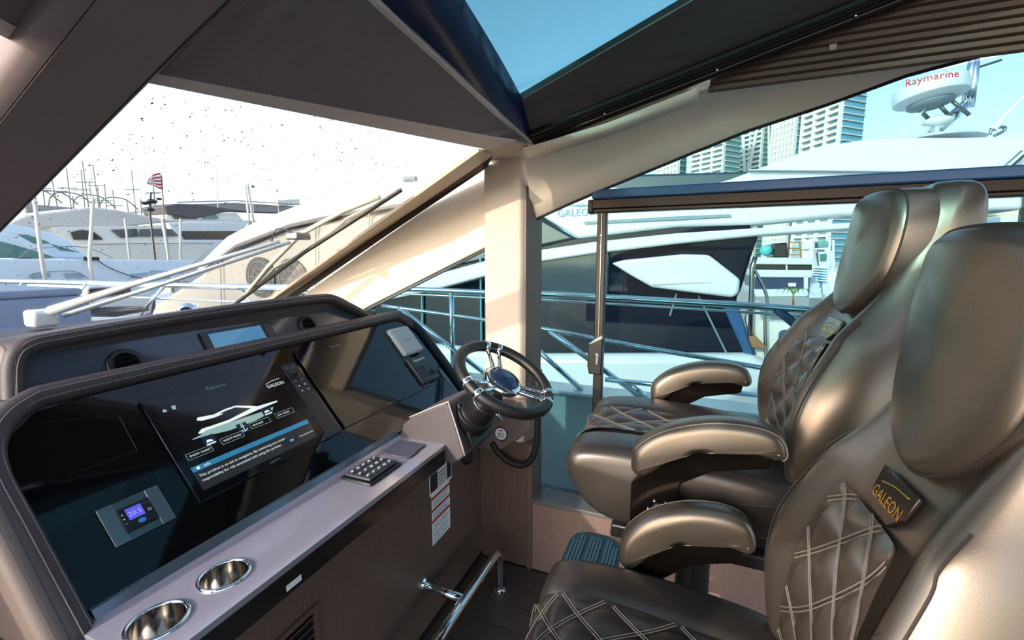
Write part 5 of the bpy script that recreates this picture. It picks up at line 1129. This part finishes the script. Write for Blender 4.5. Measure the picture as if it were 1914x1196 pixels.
ex('house', [(40.5,-9.26,2.009),(40.5,-10.222,2.098),(40.5,-10.564,0.909),(40.5,-9.434,0.902)], (4,0,0), BLUEW, mb_, .1)
ex('house_window', [(40.4,-9.331,1.864),(40.4,-9.772,1.91),(40.4,-9.861,1.337),(40.4,-9.417,1.317)], (.1,0,0), GREENG, mb_, 0)
ex('flybridge', [(40.2,-8.132,2.97),(40.2,-8.866,3.006),(40.2,-9.006,2.292),(40.2,-8.11,2.204)], (4,0,0), WHITE, mb_, .1)
ex('flybridge', [(40.2,-9.121,2.86),(40.2,-9.76,2.897),(40.2,-9.844,2.379),(40.2,-9.164,2.338)], (4,0,0), TT, mb_, .1)
for p in ([(39,-8.443,1.602),(39,-8.327,3.03)],[(39,-8.57,1.602),(39,-8.454,3.028)],[(39,-9.55,0.974),(39,-9.581,2.899)],[(39,-9.938,0.976),(39,-9.773,2.896)]): obj('tower_leg', B().tube(p, .08, 6), WHITE, mb_)
hb_ = thing('green_shrub', Vector([(12,-2.532,-0.019)][0]), 'low green shrub seen below the dark rail', 'shrub')
for k in range(26):
    c = Vector([(12,-2.531,-0.004)][0]); d = Vector((rq.uniform(-.1,.1),rq.uniform(-.18,.18),rq.uniform(.02,.2)))
    q = c+d; w = Vector((0,.035,.01)); obj('leaf', B().add([c+d*.2-w*.5,c+d*.2+w*.5,q+w,q-w],[(0,1,2,3)]), PALM, hb_)
# far right, behind the headrest
hs_ = thing('boat_shed', Vector([(48,-23.32,4.265)][0]), 'beige boat shed roof behind the pilot chair headrest', 'shed')
ex('shed_roof', [(45,-20.291,4.985),(45,-21.749,6.601),(45,-23.5,6.616),(45,-24.781,6.519),(45,-25.027,4.575),(45,-21.611,4.696)], (8,0,0), mat('beige_roof', srgb(214,196,168), .7), hs_, .1)
ex('shed_gable', [(46,-19.396,4.988),(46,-19.972,6.819),(46,-22.224,6.787),(46,-20.926,5.117)], (6,0,0), mat('pale_shed', srgb(206,220,224), .6), hs_, .1)
ex('shed_wall', [(46,-20.543,5.132),(46,-25.568,4.761),(46,-25.732,3.463),(46,-20.718,3.575)], (6,0,0), WHITE2, hs_, .1)
nb_ = thing('navy_barge', Vector([(32,-15.849,2.954)][0]), 'navy hulled boat low behind the headrest', 'boat')
ex('hull', [(32,-14.094,3.386),(32,-15.283,3.394),(32,-16.36,3.445),(32,-17.833,3.4),(32,-17.9,2.866),(32,-14.145,2.932)], (4,0,0), NAVY, nb_, .06)
ex('cabin', [(32.4,-15.62,3.842),(32.4,-16.327,3.859),(32.4,-16.44,3.448),(32.4,-15.635,3.439)], (2,0,0), BLUEW, nb_, .06)
ex('cabin', [(32.4,-14.687,3.919),(32.4,-15.022,3.907),(32.4,-15.138,3.471),(32.4,-14.673,3.441)], (2,0,0), mat('grey_house', srgb(150,150,150), .5), nb_, .06)
ex('rack', [(32.2,-16.283,4.428),(32.2,-16.41,4.671),(32.2,-16.613,2.99),(32.2,-16.322,3.039)], (.2,0,0), BLK, nb_, 0)
